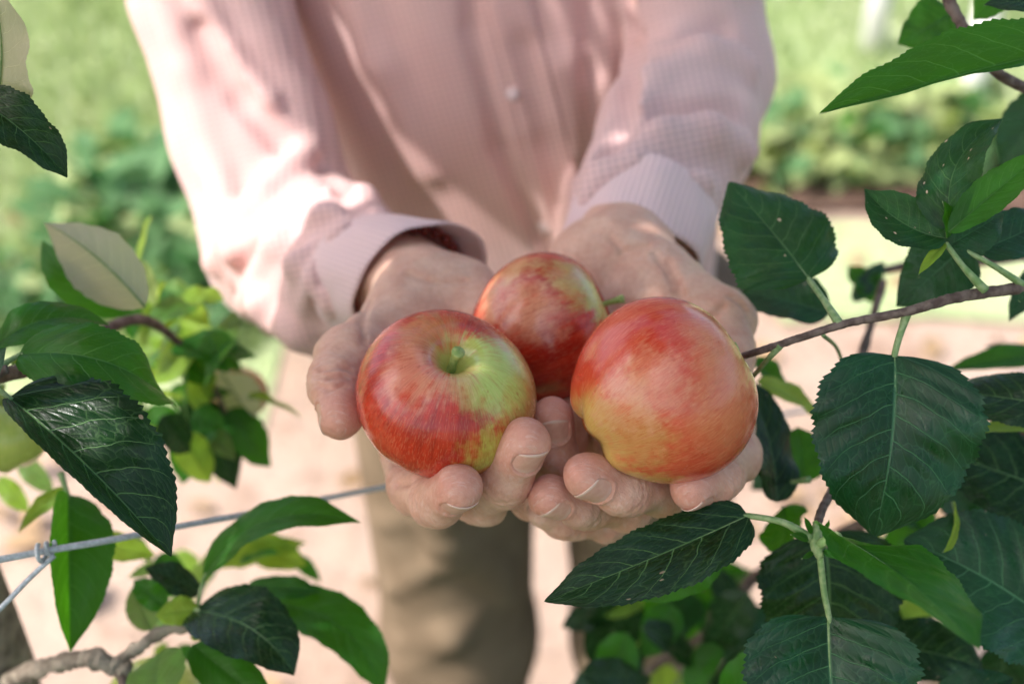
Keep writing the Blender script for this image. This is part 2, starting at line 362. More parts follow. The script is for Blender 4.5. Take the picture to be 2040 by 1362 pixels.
# ------------------------------------------------------------------ apples
def apple_frame(axis, hint):
    z = unit(axis); x = unit(hint - z * (hint @ z)); y = np.cross(z, x); return np.stack([x, y, z], 1)   # columns
APPLES = {}
def apple_geom(rad, H, dt, db, lob, seed, nt_=120, nph=160, lean=0.0):
    t = np.linspace(0, math.pi, nt_)[:, None]; ph = np.linspace(0, 2 * math.pi, nph, endpoint=False)[None, :]
    rho = np.sin(t) ** .92 * (1 + .085 * np.cos(t) - .03 * np.cos(2 * t)) * (1 + 0 * ph)
    zz = H * np.cos(t) * (1 + 0 * ph)
    low = np.clip(-np.cos(t), 0, 1) ** 1.3; hi = np.clip(np.cos(t), 0, 1) ** 2
    lobes = np.cos(5 * ph + seed)
    rho = rho * (1 + lob * .55 * lobes * low + .014 * np.cos(2 * ph + seed * 2) + .012 * np.cos(3 * ph + seed) + .018 * hi * np.cos(4 * ph + seed))
    zz = zz - dt * np.exp(-(rho / .21) ** 2) * (np.cos(t) > 0) - .05 * np.exp(-(rho / .5) ** 2) * (np.cos(t) > 0)
    zz = zz + (db * np.exp(-(rho / .27) ** 2)) * (np.cos(t) < 0) - lob * 1.1 * lobes * low * np.exp(-((rho - .5) / .28) ** 2)
    zz = zz + lean * rho * np.cos(ph + seed)
    x = rho * np.cos(ph); y = rho * np.sin(ph)
    v = np.stack([x, y, zz + 0 * x], -1).reshape(-1, 3) * rad
    i = np.arange(nt_ - 1)[:, None]; j = np.arange(nph)[None, :]; j2 = (j + 1) % nph
    f = np.stack([i * nph + j, (i + 1) * nph + j, (i + 1) * nph + j2, i * nph + j2], -1).reshape(-1, 4)
    return v, f
def make_apple(key, c, rad, axis, hint, label, mk, H=.86, dt=.36, db=.20, lob=.05, seed=0.3, stem=None, lean=0.0):
    Rm = apple_frame(axis, hint); APPLES[key] = (c, Rm, rad, H)
    root = thing('apple', label, 'apple', 'apples held in the cupped hands')
    M = Matrix(Rm.tolist()).to_4x4(); M.translation = Vector(c); root.matrix_world = M
    root.location = Vector(c); root.rotation_euler = Matrix(Rm.tolist()).to_euler()
    v, f = apple_geom(rad, H, dt, db, lob, seed, lean=lean)
    mesh('flesh', v, f, mk(Rm), root)
    z0 = rad * (H - dt - .05)
    if stem is not None:
        sl, bx, by, r0 = stem
        pts = [np.array([0, 0, z0 - .002]), np.array([bx * .25, by * .25, z0 + sl * .5]), np.array([bx, by, z0 + sl])]
        tube('stem', pts, [r0 * 1.15, r0 * .8, r0 * .85, r0 * 1.35], M_stem, root, seg=14, n=6, rough=.1)
    cal = []; cf = []
    for k in range(5):                       # dried sepals in the basin
        a = 2 * math.pi * k / 5; zc = -rad * (H - db) 
        for (r, da, dz) in ((.06, -.35, .0), (.06, .35, .0), (.14, .1, -.03)): cal.append((rad * r * math.cos(a + da), rad * r * math.sin(a + da), zc + dz * rad))
        cf.append((3 * k, 3 * k + 1, 3 * k + 2))
    mesh('calyx', cal, cf, M_oldbark, root)
    return root
GREEN = (.46, .54, .13); YEL = (.56, .40, .10); TAN = (.56, .30, .09); SHEEN_PINK = (.70, .24, .15)
RED = (.54, .034, .012); DEEP = (.36, .016, .007); ORG = (.62, .095, .040); CREAM = (.70, .30, .17)
def dirpx(key_c, rad, px, py):          # object direction seen at a pixel on a sphere of this apple
    c = key_c; o = CO; d = unit(P(px, py, 1.0) - o); b = (c - o) @ d; q = (c - o) @ (c - o) - rad * rad
    disc = max(b * b - q, 0); p = o + d * (b - math.sqrt(disc)); return unit(p - c)
cL = P(886, 791, .615); rL = .0375
cR = P(1319, 781, .600); rR = .0385
cB = P(1084, 656, .682); rB = .0358
def mk_L(Rm):
    D = lambda px, py: Rm.T @ dirpx(cL, rL, px, py)
    return mat_apple('apple_skin_left', [(D(1050, 760), .80, .12, TAN, .9), (D(985, 738), .885, .11, GREEN, 1.0), (D(925, 690), .945, .05, GREEN, .8), (D(850, 650), .92, .08, TAN, .5),
        (D(978, 905), .95, .09, (.50, .46, .08), .95), (D(820, 735), .93, .06, SHEEN_PINK, .75), (D(900, 740), .95, .05, CREAM, .5), (D(760, 880), .97, .04, ORG, .5)], RED, DEEP, 1.3)  # the pink blob is a reflected sheen painted into the skin
def mk_R(Rm):
    D = lambda px, py: Rm.T @ dirpx(cR, rR, px, py)
    return mat_apple('apple_skin_right', [(D(1440, 680), .90, .12, CREAM, .60), (D(1450, 800), .86, .12, (.62, .22, .09), .6), (D(1200, 930), .86, .12, YEL, .75), (D(1300, 960), .95, .06, YEL, .6),
        (D(1170, 850), .90, .08, YEL, .8), (D(1260, 880), .92, .08, TAN, .7), (D(1300, 770), .94, .07, CREAM, .55), (D(1230, 800), .95, .05, (.66, .30, .16), .5), (D(1500, 700), .93, .07, YEL, .7), (D(1160, 720), .93, .06, RED, .9)], ORG, RED, 4.1)
def mk_B(Rm):
    D = lambda px, py: Rm.T @ dirpx(cB, rB, px, py)
    return mat_apple('apple_skin_back', [(D(980, 590), .93, .09, CREAM, .8), (D(1060, 620), .93, .08, CREAM, .75), (D(1150, 560), .93, .08, (.55, .42, .12), .7), (D(1030, 530), .95, .05, (.66, .40, .16), .6), (D(1200, 600), .95, .05, (.50, .46, .12), .8)], RED, DEEP, 7.7)
make_apple('L', cL, rL, V(.17, .62, .76), V(1, 0, 0), 'red apple with a green patch round its short stem, lying leftmost in the cupped hands', mk_L, H=.90, dt=.35, stem=(.0140, .0012, -.0005, .0021), seed=.6, lob=.04)
make_apple('R', cR, rR, V(.80, .52, -.02), V(0, 0, 1), 'large orange-red apple lying on its side at the right, its yellow calyx end turned left', mk_R, H=1.0, dt=.30, db=.20, lob=.030, stem=(.012, .002, .001, .0016), seed=1.9)
make_apple('B', cB, rB, V(.90, .40, .12), V(0, 0, 1), 'smaller red apple at the back between the two larger ones, stem turned right', mk_B, H=.97, dt=.34, db=.10, lob=.03, stem=(.020, .003, .002, .0016), seed=.2)
def apple_sdf(X, Y, Z, key):
    c, Rm, rad, H = APPLES[key]
    x = (X - c[0]) * Rm[0, 0] + (Y - c[1]) * Rm[1, 0] + (Z - c[2]) * Rm[2, 0]
    y = (X - c[0]) * Rm[0, 1] + (Y - c[1]) * Rm[1, 1] + (Z - c[2]) * Rm[2, 1]
    z = (X - c[0]) * Rm[0, 2] + (Y - c[1]) * Rm[1, 2] + (Z - c[2]) * Rm[2, 2]
    q = np.sqrt((x * x + y * y) / (1 + .10 * z / rad) ** 2 + (z / (H * .97)) ** 2)
    return q - rad

# ------------------------------------------------------------------ person: hands
person = thing('person', 'person in a pale pink waffle shirt and beige trousers holding three apples in cupped hands', 'person')
HV = .00085
NAILS = []; BLUSH = []
def finger(F, pts, rad, dorsal=None, nail=None, pad=.0015, crease=(1, 2)):
    pts = [np.asarray(p, float) for p in pts]
    m = max(rad) + .012
    sl, X, Y, Z = F.box(np.min(pts, 0) - m, np.max(pts, 0) + m)
    d = np.full(np.broadcast(X, Y, Z).shape, .05, dtype=np.float32)
    for i in range(len(pts) - 1):
        d = smin(d, cone_d(X, Y, Z, pts[i], pts[i + 1], rad[i], rad[i + 1]), .004)
    if dorsal is not None:
        ax = unit(pts[-1] - pts[-2]); n = unit(dorsal - ax * (dorsal @ ax)); s = np.cross(ax, n); r = rad[-1]
        c = pts[-1] - n * pad - ax * .002; e = pts[-1] - n * pad * .8 - ax * .011       # fleshy pad
        d = smin(d, cone_d(X, Y, Z, c, e, r * .95, r * .9), .003)
        # knuckle mounds on the dorsal side
        for j in range(1, len(pts) - 1):
            aj = unit(unit(pts[j] - pts[j - 1]) + unit(pts[j + 1] - pts[j])); nj = unit(dorsal - aj * (dorsal @ aj))
            pj = pts[j] + nj * rad[j] * .28; d = smin(d, cone_d(X, Y, Z, pj - aj * .004, pj + aj * .004, rad[j] * .80, rad[j] * .80), .004)
        # wrinkles across the end joint
        for j in crease:
            if j >= len(pts) - 1: continue
            aj = unit(unit(pts[j] - pts[j - 1]) + unit(pts[j + 1] - pts[j]))
            for off, amp in ((-.0042, .00035), (-.0018, .0005), (.0006, .0006), (.0031, .0004), (.0055, .0003)):
                t = (X - pts[j][0]) * aj[0] + (Y - pts[j][1]) * aj[1] + (Z - pts[j][2]) * aj[2] - off
                t = t + .0007 * np.sin(((X - pts[j][0]) * s[0] + (Y - pts[j][1]) * s[1] + (Z - pts[j][2]) * s[2]) * 700 + off * 4000)
                rr = np.sqrt((X - pts[j][0]) ** 2 + (Y - pts[j][1]) ** 2 + (Z - pts[j][2]) ** 2)
                d = d + amp * np.exp(-(t / .0007) ** 2) * (rr < rad[j] * 1.7)
        if nail:
            nl, nw, back = nail      # length, half angle, start behind tip centre
            ux = (X - pts[-1][0]) * ax[0] + (Y - pts[-1][1]) * ax[1] + (Z - pts[-1][2]) * ax[2]
            nn = (X - pts[-1][0]) * n[0] + (Y - pts[-1][1]) * n[1] + (Z - pts[-1][2]) * n[2]
            ss = (X - pts[-1][0]) * s[0] + (Y - pts[-1][1]) * s[1] + (Z - pts[-1][2]) * s[2]
            th = np.arctan2(ss, nn); rp = np.sqrt(nn ** 2 + ss ** 2)
            uc = -back + nl / 2
            e = np.abs((ux - uc) / (nl / 2 + .0002)) ** 3.0 + np.abs(th / (nw + .02)) ** 3.0
            ins = (e < 1)
            # lip of skin round the nail
            lip = .0005 * np.exp(-((e - 1.25) / .45) ** 2) * (ux < uc + .002) * (nn > 0)
            d = d - lip
            d = np.where(ins, np.maximum(d, rp - (r - .00028 - .42 * np.where(ux > 0, r - np.sqrt(np.maximum(r * r - ux * ux, 0)), 0))), d)
            NAILS.append((pts[-1], ax, n, s, r, nl, nw, back))
            BLUSH.append((pts[-1], .016, .9))
    F.f[sl] = smin(F.f[sl], d, .0006)
    for p in pts[1:-1]: BLUSH.append((p, .011, .55))
def hand(lo, hi, palm, fingers, wrist, carve):
    F = Field(lo, hi, HV); F.f = F.a.copy()
    for (a, b, ra, rb, k) in palm: add_cone(F, a, b, ra, rb, k)
    for fg in fingers: finger(F, **fg)
    F.a = smin(F.a, F.f, .006)
    _, X, Y, Z = F.box(F.lo, F.lo + F.h * F.n)
    F.a = F.a + (.00035 * np.sin(X * 230 + Y * 90) * np.sin(Z * 260 + 1) + .0003 * np.sin(Y * 310 + Z * 120 + 2) * np.sin(X * 280)).astype(np.float32)
    for key in carve: F.a = smax(F.a, (-(apple_sdf(X, Y, Z, key)) - .0003).astype(np.float32), .0015)
    return F
def bounds(pts, m):
    pts = np.array(pts); return pts.min(0) - m, pts.max(0) + m

# person's right hand (left in the picture)
Lw = P(868, 600, .722); Lfore = P(640, 470, .90)
Lm_i = P(796, 850, .664); Lm_m = P(865, 895, .678); Lm_r = P(945, 905, .688); Lm_p = P(1010, 870, .700)
palmL = [(Lfore, Lw + V(0, 0, 1) * 0, .034, .024, .01), (Lw + V(-.6, .2, 0) * .012, Lm_i, .019, .0125, .014), (Lw, Lm_m, .020, .0125, .012), (Lw + V(.6, -.1, 0) * .010, Lm_r, .019, .012, .012),
         (Lw + V(.8, -.1, 0) * .016, Lm_p, .017, .0115, .012), (P(800, 640, .705), P(722, 715, .668), .0185, .0135, .014), (P(820, 680, .70), P(815, 820, .668), .017, .013, .014),
         (P(930, 590, .715), P(985, 640, .70), .013, .016, .012), (Lw, P(1130, 890, .728), .014, .017, .012)]
fL = [dict(pts=[Lm_i, P(822, 968, .640), P(868, 997, .612), P(915, 972, .588)], rad=[.0118, .0112, .0104, .0096], dorsal=V(.35, -.62, .70), nail=(.0120, .95, .0078)),
      dict(pts=[Lm_m, P(955, 990, .640), P(1005, 952, .610), P(1050, 880, .590)], rad=[.0120, .0118, .0112, .0098], dorsal=V(.50, -.52, .70), nail=(.0132, .96, .0088)),
      dict(pts=[Lm_r, P(1070, 985, .652), P(1108, 915, .632), P(1101, 828, .618)], rad=[.0112, .0108, .0098, .0084], dorsal=V(.05, -.25, .96), nail=(.0125, .85, .0090)),
      dict(pts=[Lm_p, P(1080, 960, .70), P(1130, 880, .685), P(1140, 815, .675)], rad=[.0105, .0095, .0085, .0075], dorsal=V(.3, -.3, .8)),
      dict(pts=[P(745, 680, .680), P(692, 705, .655), P(666, 760, .640), P(677, 833, .622)], rad=[.0150, .0128, .0108, .0094], dorsal=V(-.90, .05, -.30), nail=(.0130, .8, .0085), pad=.001, crease=(2,))]
lo, hi = bounds([Lw, Lm_i, Lm_p, P(640, 760, .64), P(1150, 900, .62), P(868, 1010, .6), P(850, 600, .76), P(950, 540, .75)], .03)
FL = hand(lo, hi, palmL, fL, Lw, ['L', 'B', 'R'])

# person's left hand (right in the picture)
Rw = P(1225, 525, .735); Rfore = P(1330, 330, .90)
Rm_i = P(1445, 855, .670); Rm_m = P(1380, 905, .684); Rm_r = P(1310, 925, .696); Rm_p = P(1240, 925, .706)
palmR = [(Rfore, Rw, .036, .026, .01), (Rw + V(.7, 0, 0) * .012, Rm_i, .020, .0125, .014), (Rw, Rm_m, .020, .0125, .012), (Rw + V(-.6, 0, 0) * .010, Rm_r, .019, .012, .012),
         (Rw + V(-.8, -.1, 0) * .018, Rm_p, .017, .0115, .012), (P(1320, 570, .715), P(1432, 640, .690), .0195, .0145, .014), (P(1310, 620, .71), P(1430, 800, .68), .020, .014, .014),
         (P(1180, 560, .735), P(1200, 640, .725), .015, .018, .012)]
fR = [dict(pts=[Rm_i, P(1470, 905, .642), P(1432, 948, .615), P(1377, 974, .598)], rad=[.0118, .0106, .0098, .0088], dorsal=V(.12, -.90, .30), nail=(.0125, .84, .0065)),
      dict(pts=[Rm_m, P(1318, 975, .628), P(1240, 972, .605), P(1166, 948, .590)], rad=[.0118, .0108, .0108, .0094], dorsal=V(.05, -.70, .66), nail=(.0128, .94, .0088)),
      dict(pts=[Rm_r, P(1250, 1010, .645), P(1165, 1008, .622), P(1092, 990, .606)], rad=[.0112, .0098, .0092, .0086], dorsal=V(.25, -.85, .40), nail=(.0115, .92, .0080)),
      dict(pts=[Rm_p, P(1210, 1035, .668), P(1130, 1038, .65), P(1078, 1022, .640)], rad=[.0105, .0088, .0078, .0066], dorsal=V(.2, -.85, .3)),
      dict(pts=[P(1400, 625, .698), P(1440, 640, .690), P(1452, 700, .672), P(1458, 775, .652)], rad=[.0155, .0138, .0112, .0095], dorsal=V(.85, .2, .1), pad=.001, crease=(2,))]
lo, hi = bounds([Rw, Rm_i, Rm_p, P(1495, 720, .66), P(1080, 1000, .61), P(1078, 1040, .63), P(1400, 980, .595), P(1150, 500, .78), P(1400, 520, .74)], .03)
FR = hand(lo, hi, palmR, fR, Rw, ['R', 'B', 'L'])

def crease(F, pix, r):
    q = []
    for (x, y) in pix:
        ds = np.arange(.58, .80, .0008); pts = np.array([P(x, y, d) for d in ds]); ii = np.round((pts - F.lo) / F.h).astype(int)
        ok = ((ii >= 0) & (ii < F.n)).all(1); val = np.full(len(ds), 1.); val[ok] = F.a[ii[ok, 0], ii[ok, 1], ii[ok, 2]]
        if (val < 0).any(): q.append(P(x, y, ds[np.argmax(val < 0)] - r * .35))
    for i in range(len(q) - 1): add_cone(F, q[i], q[i + 1], r, r, .0025, True)
crease(FR, [(1305, 505), (1335, 545), (1350, 585), (1352, 625)], .0016); crease(FR, [(1330, 520), (1352, 560), (1362, 600)], .0012)
crease(FR, [(1440, 612), (1420, 632), (1395, 640)], .0016); crease(FR, [(1215, 470), (1240, 500), (1290, 490)], .0010); crease(FR, [(1455, 590), (1478, 605), (1492, 630)], .0009)
crease(FL, [(735, 600), (722, 640), (726, 680)], .0014); crease(FL, [(640, 735), (665, 728), (700, 735)], .0012); crease(FL, [(632, 765), (655, 775), (690, 768)], .0009); crease(FL, [(628, 750), (655, 750), (690, 750)], .0008)
crease(FL, [(810, 545), (860, 560), (930, 560)], .0010); crease(FL, [(790, 965), (815, 960), (835, 945)], .0013)
# rest of the body (coarse, inside the clothes), head with face
shoulderL = np.array([-.215, 1.00, 1.40]); shoulderR = np.array([.215, 1.00, 1.40])
elbL = P(585, 500, .945); elbR = P(1390, 170, .925)
FB = Field((-.36, .60, .0), (.36, 1.22, 1.82), .009)
B = np.array
for s in (-1, 1):
    hip = B([s * .075 + .025, 1.0, .86])
    add_chain(FB, [hip, B([s * .095 + .035, .99, .47]), B([s * .10 + .035, 1.03, .09])], [.066, .048, .034], .02)
    add_cone(FB, B([s * .10 + .035, 1.03, .045]), B([s * .115 + .035, .86, .03]), .032, .024, .02)
add_chain(FB, [B([.01, 1.0, .90]), B([0, 1.0, 1.12]), B([-.02, 1.0, 1.34]), B([-.02, 1.0, 1.43])], [.11, .105, .12, .07], .03)
add_cone(FB, shoulderL, shoulderR, .05, .05, .03)
add_cone(FB, B([-.02, 1.0, 1.40]), B([-.02, .985, 1.54]), .055, .05, .02)
add_cone(FB, B([-.02, .985, 1.66]), B([-.02, .985, 1.69]), .080, .085, .03)
add_cone(FB, B([-.02, .955, 1.57]), B([-.02, .95, 1.60]), .045, .055, .03)
add_cone(FB, B([-.02, .885, 1.655]), B([-.02, .868, 1.615]), .010, .015, .012)
for s in (-1, 1):
    add_cone(FB, B([-.02 + s * .083, 1.0, 1.62]), B([-.02 + s * .087, 1.005, 1.66]), .012, .014, .006)
    add_cone(FB, B([-.02 + s * .032, .893, 1.655]), B([-.02 + s * .036, .893, 1.655]), .012, .010, .006, carve=True)
add_cone(FB, B([-.045, .893, 1.585]), B([.005, .893, 1.585]), .005, .005, .006)
add_chain(FB, [shoulderL, P(415, -20, .92), elbL, Lfore, Lw], [.042, .036, .034, .031, .022], .02)
add_chain(FB, [shoulderR, P(1372, -60, .895), elbR, Rfore, Rw], [.042, .034, .033, .034, .022], .02)
parts = [surfnet(F) for F in (FB, FL, FR)]
vv = np.concatenate([p[0] for p in parts]); o1 = len(parts[0][0]); o2 = o1 + len(parts[1][0])
ff = np.concatenate([parts[0][1], parts[1][1] + o1, parts[2][1] + o2])
body = mesh('body', vv, ff, M_skin, person)
bl = np.zeros(len(vv), dtype=np.float32)
for (p, rr, am) in BLUSH: bl = np.maximum(bl, am * np.exp(-(np.linalg.norm(vv - p, axis=1) / rr) ** 2).astype(np.float32))
at = body.data.attributes.new('blush', 'FLOAT', 'POINT'); at.data.foreach_set('value', bl)
for (c, ax, n, s, r, nl, nw, back) in NAILS:
    nu, nv = 22, 20; v = []; uvn = []; uc = -back + nl / 2
    for layer in (0, 1):
        for i in range(nu + 1):
            a = i / nu; u0 = -back + nl * a
            for j in range(nv + 1):
                b = -1 + 2 * j / nv
                # rounded root, nearly straight sides, softly curved free edge
                wsc = (1 - max(0, 1 - a / .42) ** 2.4) ** .5 if a < .42 else 1.0
                wsc = max(wsc, .02) * (1 - .10 * max(0, a - .8) / .2)
                u = u0 - (b * b) * .0022 * (a > .5) * (a - .5) * 2
                rad_ = r + .00010 - layer * .0005
                if u > 0: rad_ -= .42 * (r - math.sqrt(max(r * r - u * u, 0)))
                th = b * nw * wsc
                v.append(c + ax * u + (n * math.cos(th) + s * math.sin(th)) * rad_); uvn.append((a, (b + 1) / 2))
    f = []; q = (nu + 1) * (nv + 1)
    for i in range(nu):
        for j in range(nv):
            k = i * (nv + 1) + j; f.append((k, k + 1, k + nv + 2, k + nv + 1)); f.append((q + k, q + k + nv + 1, q + k + nv + 2, q + k + 1))
    for j in range(nv): k = nu * (nv + 1) + j; f.append((k, k + 1, q + k + 1, q + k))
    mesh('fingernail', v, f, M_nail, person, uv=uvn)

# hair, eyes
FH = Field((-.14, .86, 1.56), (.10, 1.12, 1.82), .006)
add_cone(FH, B([-.02, 1.0, 1.665]), B([-.02, .99, 1.70]), .094, .090, .01)
add_cone(FH, B([-.02, .85, 1.60]), B([-.02, .86, 1.66]), .075, .06, .01, carve=True)
v, f = surfnet(FH); mesh('hair', v, f, M_hair, person)
for s in (-1, 1):
    v, f = tube_data([B([-.02 + s * .033, .899, 1.655]), B([-.02 + s * .033, .911, 1.655])], [.006, .011, .011, .006], seg=12, n=6); mesh('eye', v, f, M_white, person)

# ------------------------------------------------------------------ shirt
FS = Field((-.33, .62, .78), (.33, 1.16, 1.46), .0036)
_, X, Y, Z = FS.box(FS.lo, FS.lo + FS.h * FS.n)
tz = np.clip((Z - .78) / .68, 0, 1)
cx = .030 - .070 * tz; ay = .135 - .03 * (1 - tz) + .0 * tz; axx = .140 + .045 * tz
q = (np.abs((X - cx) / axx) ** 2.4 + np.abs((Y - (.985 - .0 * tz)) / ay) ** 2.4) ** (1 / 2.4)
F0 = (q - 1) * .13
F0 = np.maximum(F0, (Z - 1.42) * .8); F0 = np.maximum(F0, (.80 - Z))
F0 = F0 + .0022 * np.sin(X * 46 + Z * 13 + 1.2) * np.sin(Z * 9 + X * 5) + .0012 * np.sin(X * 95 + Z * 20)
FS.a = F0.astype(np.float32)
def surf_d(F, px, py, d0=.6, d1=1.25):
    ds = np.arange(d0, d1, .002); pts = np.array([P(px, py, d) for d in ds]); ii = np.round((pts - F.lo) / F.h).astype(int)
    ok = ((ii >= 0) & (ii < F.n)).all(1); val = np.full(len(ds), 1.); val[ok] = F.a[ii[ok, 0], ii[ok, 1], ii[ok, 2]]
    w_ = np.argmax(val < 0); return ds[w_] if (val < 0).any() else None
def ridge(F, pix, r, k=.014, sink=.45, carve=False):
    q = []
    for (x, y) in pix:
        d = surf_d(F, x, y)
        if d is None: return
        q.append(P(x, y, d + (r * sink if not carve else -r * sink)))
    for i in range(len(q) - 1): add_cone(F, q[i], q[i + 1], r, r, k, carve)
# torso folds before the sleeves
ridge(FS, [(470, -60), (560, 130), (650, 290), (760, 410), (880, 500)], .020, .02, .35)
for pix, r in (([(1160, -50), (1180, 150), (1200, 330)], .008), ([(1095, -50), (1110, 120), (1140, 300)], .006), ([(700, -60), (760, 120), (860, 330)], .007)): ridge(FS, pix, r, .02, .6)
ridge(FS, [(1045, 100), (1090, 300), (1130, 450)], .005, .016, .2, True)
ridge(FS, [(936, -60), (940, 60), (1000, 300), (1078, 480)], .006, .006, .0, True)
ridge(FS, [(1170, -60), (1182, 150), (1180, 350)], .005, .010, .0, True)
# sleeves
def sleeve(pts, rad, k=.012):
    T = like(FS); add_chain(T, pts, rad, k); return T
TL = sleeve([shoulderL, P(415, -20, .92), P(500, 260, .935), P(575, 490, .935), P(640, 520, .885), P(742, 555, .805)], [.062, .050, .052, .053, .050, .036])
for pix, r, s_ in (([(330, -20), (380, 140), (430, 330), (470, 500)], .010, .4), ([(390, -20), (450, 110), (530, 200)], .007, .4), ([(430, 520), (520, 400), (610, 300)], .009, .35), ([(500, 600), (560, 480), (640, 390), (720, 400)], .010, .35),
                   ([(545, 640), (600, 520), (650, 440), (740, 440)], .009, .3), ([(600, 660), (640, 560), (690, 480), (780, 470)], .008, .3), ([(650, 690), (670, 600), (700, 540)], .007, .3), ([(520, 610), (600, 660), (660, 690)], .010, .4)): ridge(TL, pix, r * 1.1, .008, s_ * .45)
for pix, r in (([(470, 560), (560, 430), (640, 345)], .006), ([(520, 640), (590, 470), (690, 410)], .005), ([(630, 650), (665, 520), (740, 455)], .005), ([(400, 60), (480, 200), (560, 290)], .006)): ridge(TL, pix, r, .008, .2, True)
TR = sleeve([shoulderR, P(1372, -60, .895), P(1392, 150, .905), P(1348, 270, .855), P(1275, 420, .792)], [.062, .044, .046, .046, .040])
for pix, r, s_ in (([(1260, 110), (1340, 85), (1450, 110)], .008, .4), ([(1210, 300), (1300, 170), (1400, 110), (1480, 140)], .010, .35), ([(1200, 350), (1310, 270), (1410, 260), (1480, 300)], .009, .35), ([(1180, 400), (1280, 340), (1400, 360)], .007, .35)): ridge(TR, pix, r * 1.1, .008, s_ * .45)
for pix, r in (([(1255, 75), (1340, 55), (1440, 60)], .006), ([(1215, 260), (1330, 220), (1460, 220)], .006), ([(1200, 400), (1300, 315), (1440, 330)], .005)): ridge(TR, pix, r, .008, .2, True)
FS.a = smin(FS.a, TL.a, .004); FS.a = smin(FS.a, TR.a, .004)
ridge(FS, [(1256, -60), (1250, 60), (1240, 190), (1212, 300)], .011, .004, -.9, True)
ridge(FS, [(640, 330), (720, 425), (800, 480)], .005, .006, -.2, True)
# hollow neck
add_cone(FS, B([-.02, 1.0, 1.40]), B([-.02, 1.0, 1.6]), .062, .08, .01, carve=True)
sv, sf = surfnet(FS)
shirt = mesh('shirt', sv, sf, M_shirt, person)
for it in range(1):
    md = shirt.modifiers.new('smooth', 'SMOOTH'); md.factor = .5; md.iterations = 2
bvh = BVHTree.FromPolygons([tuple(x) for x in sv.tolist()], [tuple(int(i) for i in x) for x in sf], epsilon=0)
def on_shirt(px, py, off):
    o = Vector(CO); d = Vector(unit(P(px, py, 1.) - CO)); hit = bvh.ray_cast(o, d)
    return np.array(hit[0]) - np.array(d) * off if hit[0] is not None else None
# placket strip with its stitched edge, following the cloth
pv = []; pf = []; uvp = []; rows = 46; cols = 9
for i in range(rows + 1):
    t = i / rows; py = -60 + 560 * t; xl = 938 + 150 * t + 10 * math.sin(t * 3.2); xr = xl + 112 - 22 * t
    for j in range(cols + 1):
        b = j / cols; off = .0042 if 0 < j < cols else -.003
        p = on_shirt(xl + (xr - xl) * b, py, off); pv.append(p if p is not None else P(xl + (xr - xl) * b, py, .95)); uvp.append((b, t))
for i in range(rows):
    for j in range(cols): k = i * (cols + 1) + j; pf.append((k, k + cols + 1, k + cols + 2, k + 1))
plk = mesh('placket', pv, pf, M_shirt, shirt); md = plk.modifiers.new('smooth', 'SMOOTH'); md.factor = .5; md.iterations = 3
for (bx, by) in ((1022, 188), (1085, 452), (960, -40)):
    p = on_shirt(bx, by, .0030); q2 = on_shirt(bx, by, .0058)
    if p is None: continue
    n = V(0, -.15, 1); tube('button', [p, p + n * .0022], [.0046, .0049, .0047, .0040], M_button, shirt, seg=24, n=4)
# cuffs
def cuff(c_end, n_end, r_end, c_in, n_in, r_in, squash=1.0, ref=None):
    v = []; uv = []; nr, ns = 14, 96
    for layer in (0, 1):
        for i in range(nr + 1):
            t = i / nr; c = c_in + (c_end - c_in) * t; n = unit(n_in * (1 - t) + n_end * t); r = r_in + (r_end - r_in) * t
            a = unit(ref - n * (ref @ n)); b = np.cross(n, a)
            rr = r - layer * .0013
            if i in (0, nr) and layer == 0: rr -= .0006
            for k in range(ns):
                th = 2 * math.pi * k / ns
                wv = 1 + .035 * math.sin(th * 2 + t * 2 + r_end * 900) + .022 * math.sin(th * 5 + 1 - t * 3) + .010 * math.sin(th * 9 + t * 4)
                v.append(c + (a * math.cos(th) + b * math.sin(th) * squash) * rr * wv); uv.append((k / ns * 1.0, t))
    f = []; Q = (nr + 1) * ns
    for i in range(nr):
        for k in range(ns):
            k2 = (k + 1) % ns; f.append((i * ns + k, i * ns + k2, (i + 1) * ns + k2, (i + 1) * ns + k)); f.append((Q + i * ns + k, Q + (i + 1) * ns + k, Q + (i + 1) * ns + k2, Q + i * ns + k2))
    for k in range(ns):
        k2 = (k + 1) % ns; f.append((nr * ns + k, nr * ns + k2, Q + nr * ns + k2, Q + nr * ns + k))
    cu = mesh('cuff', v, f, M_cuff, shirt, uv=uv)
    return cu
cuff(P(842, 570, .757), V(.42, -.50, .75), .0395, P(735, 553, .800), V(.45, -.25, .86), .0365, .95, V(1, 0, 0))
cuff(P(1246, 540, .762), V(-.10, -.78, .62), .0400, P(1290, 410, .790), V(-.30, -.70, .60), .0405, .92, V(1, 0, 0))
# beaded bracelet glimpsed inside the cuff
bc = P(822, 558, .772); bn = V(.42, -.30, .80); a_, b_ = frame(bn, V(0, 1, 0))
br = thing('bracelet', 'bracelet of small red beads glimpsed inside the open shirt cuff at left', 'bracelet')
for k in range(26):
    th = 2 * math.pi * k / 26; p = bc + (a_ * math.cos(th) + b_ * math.sin(th)) * .0285
    v, f = tube_data([p - V(1, 0, 0) * .003, p, p + V(1, 0, 0) * .003], [.0009, .0026, .0033, .0026, .0009], seg=10, n=4); mesh('bead', v, f, M_bracelet, br)

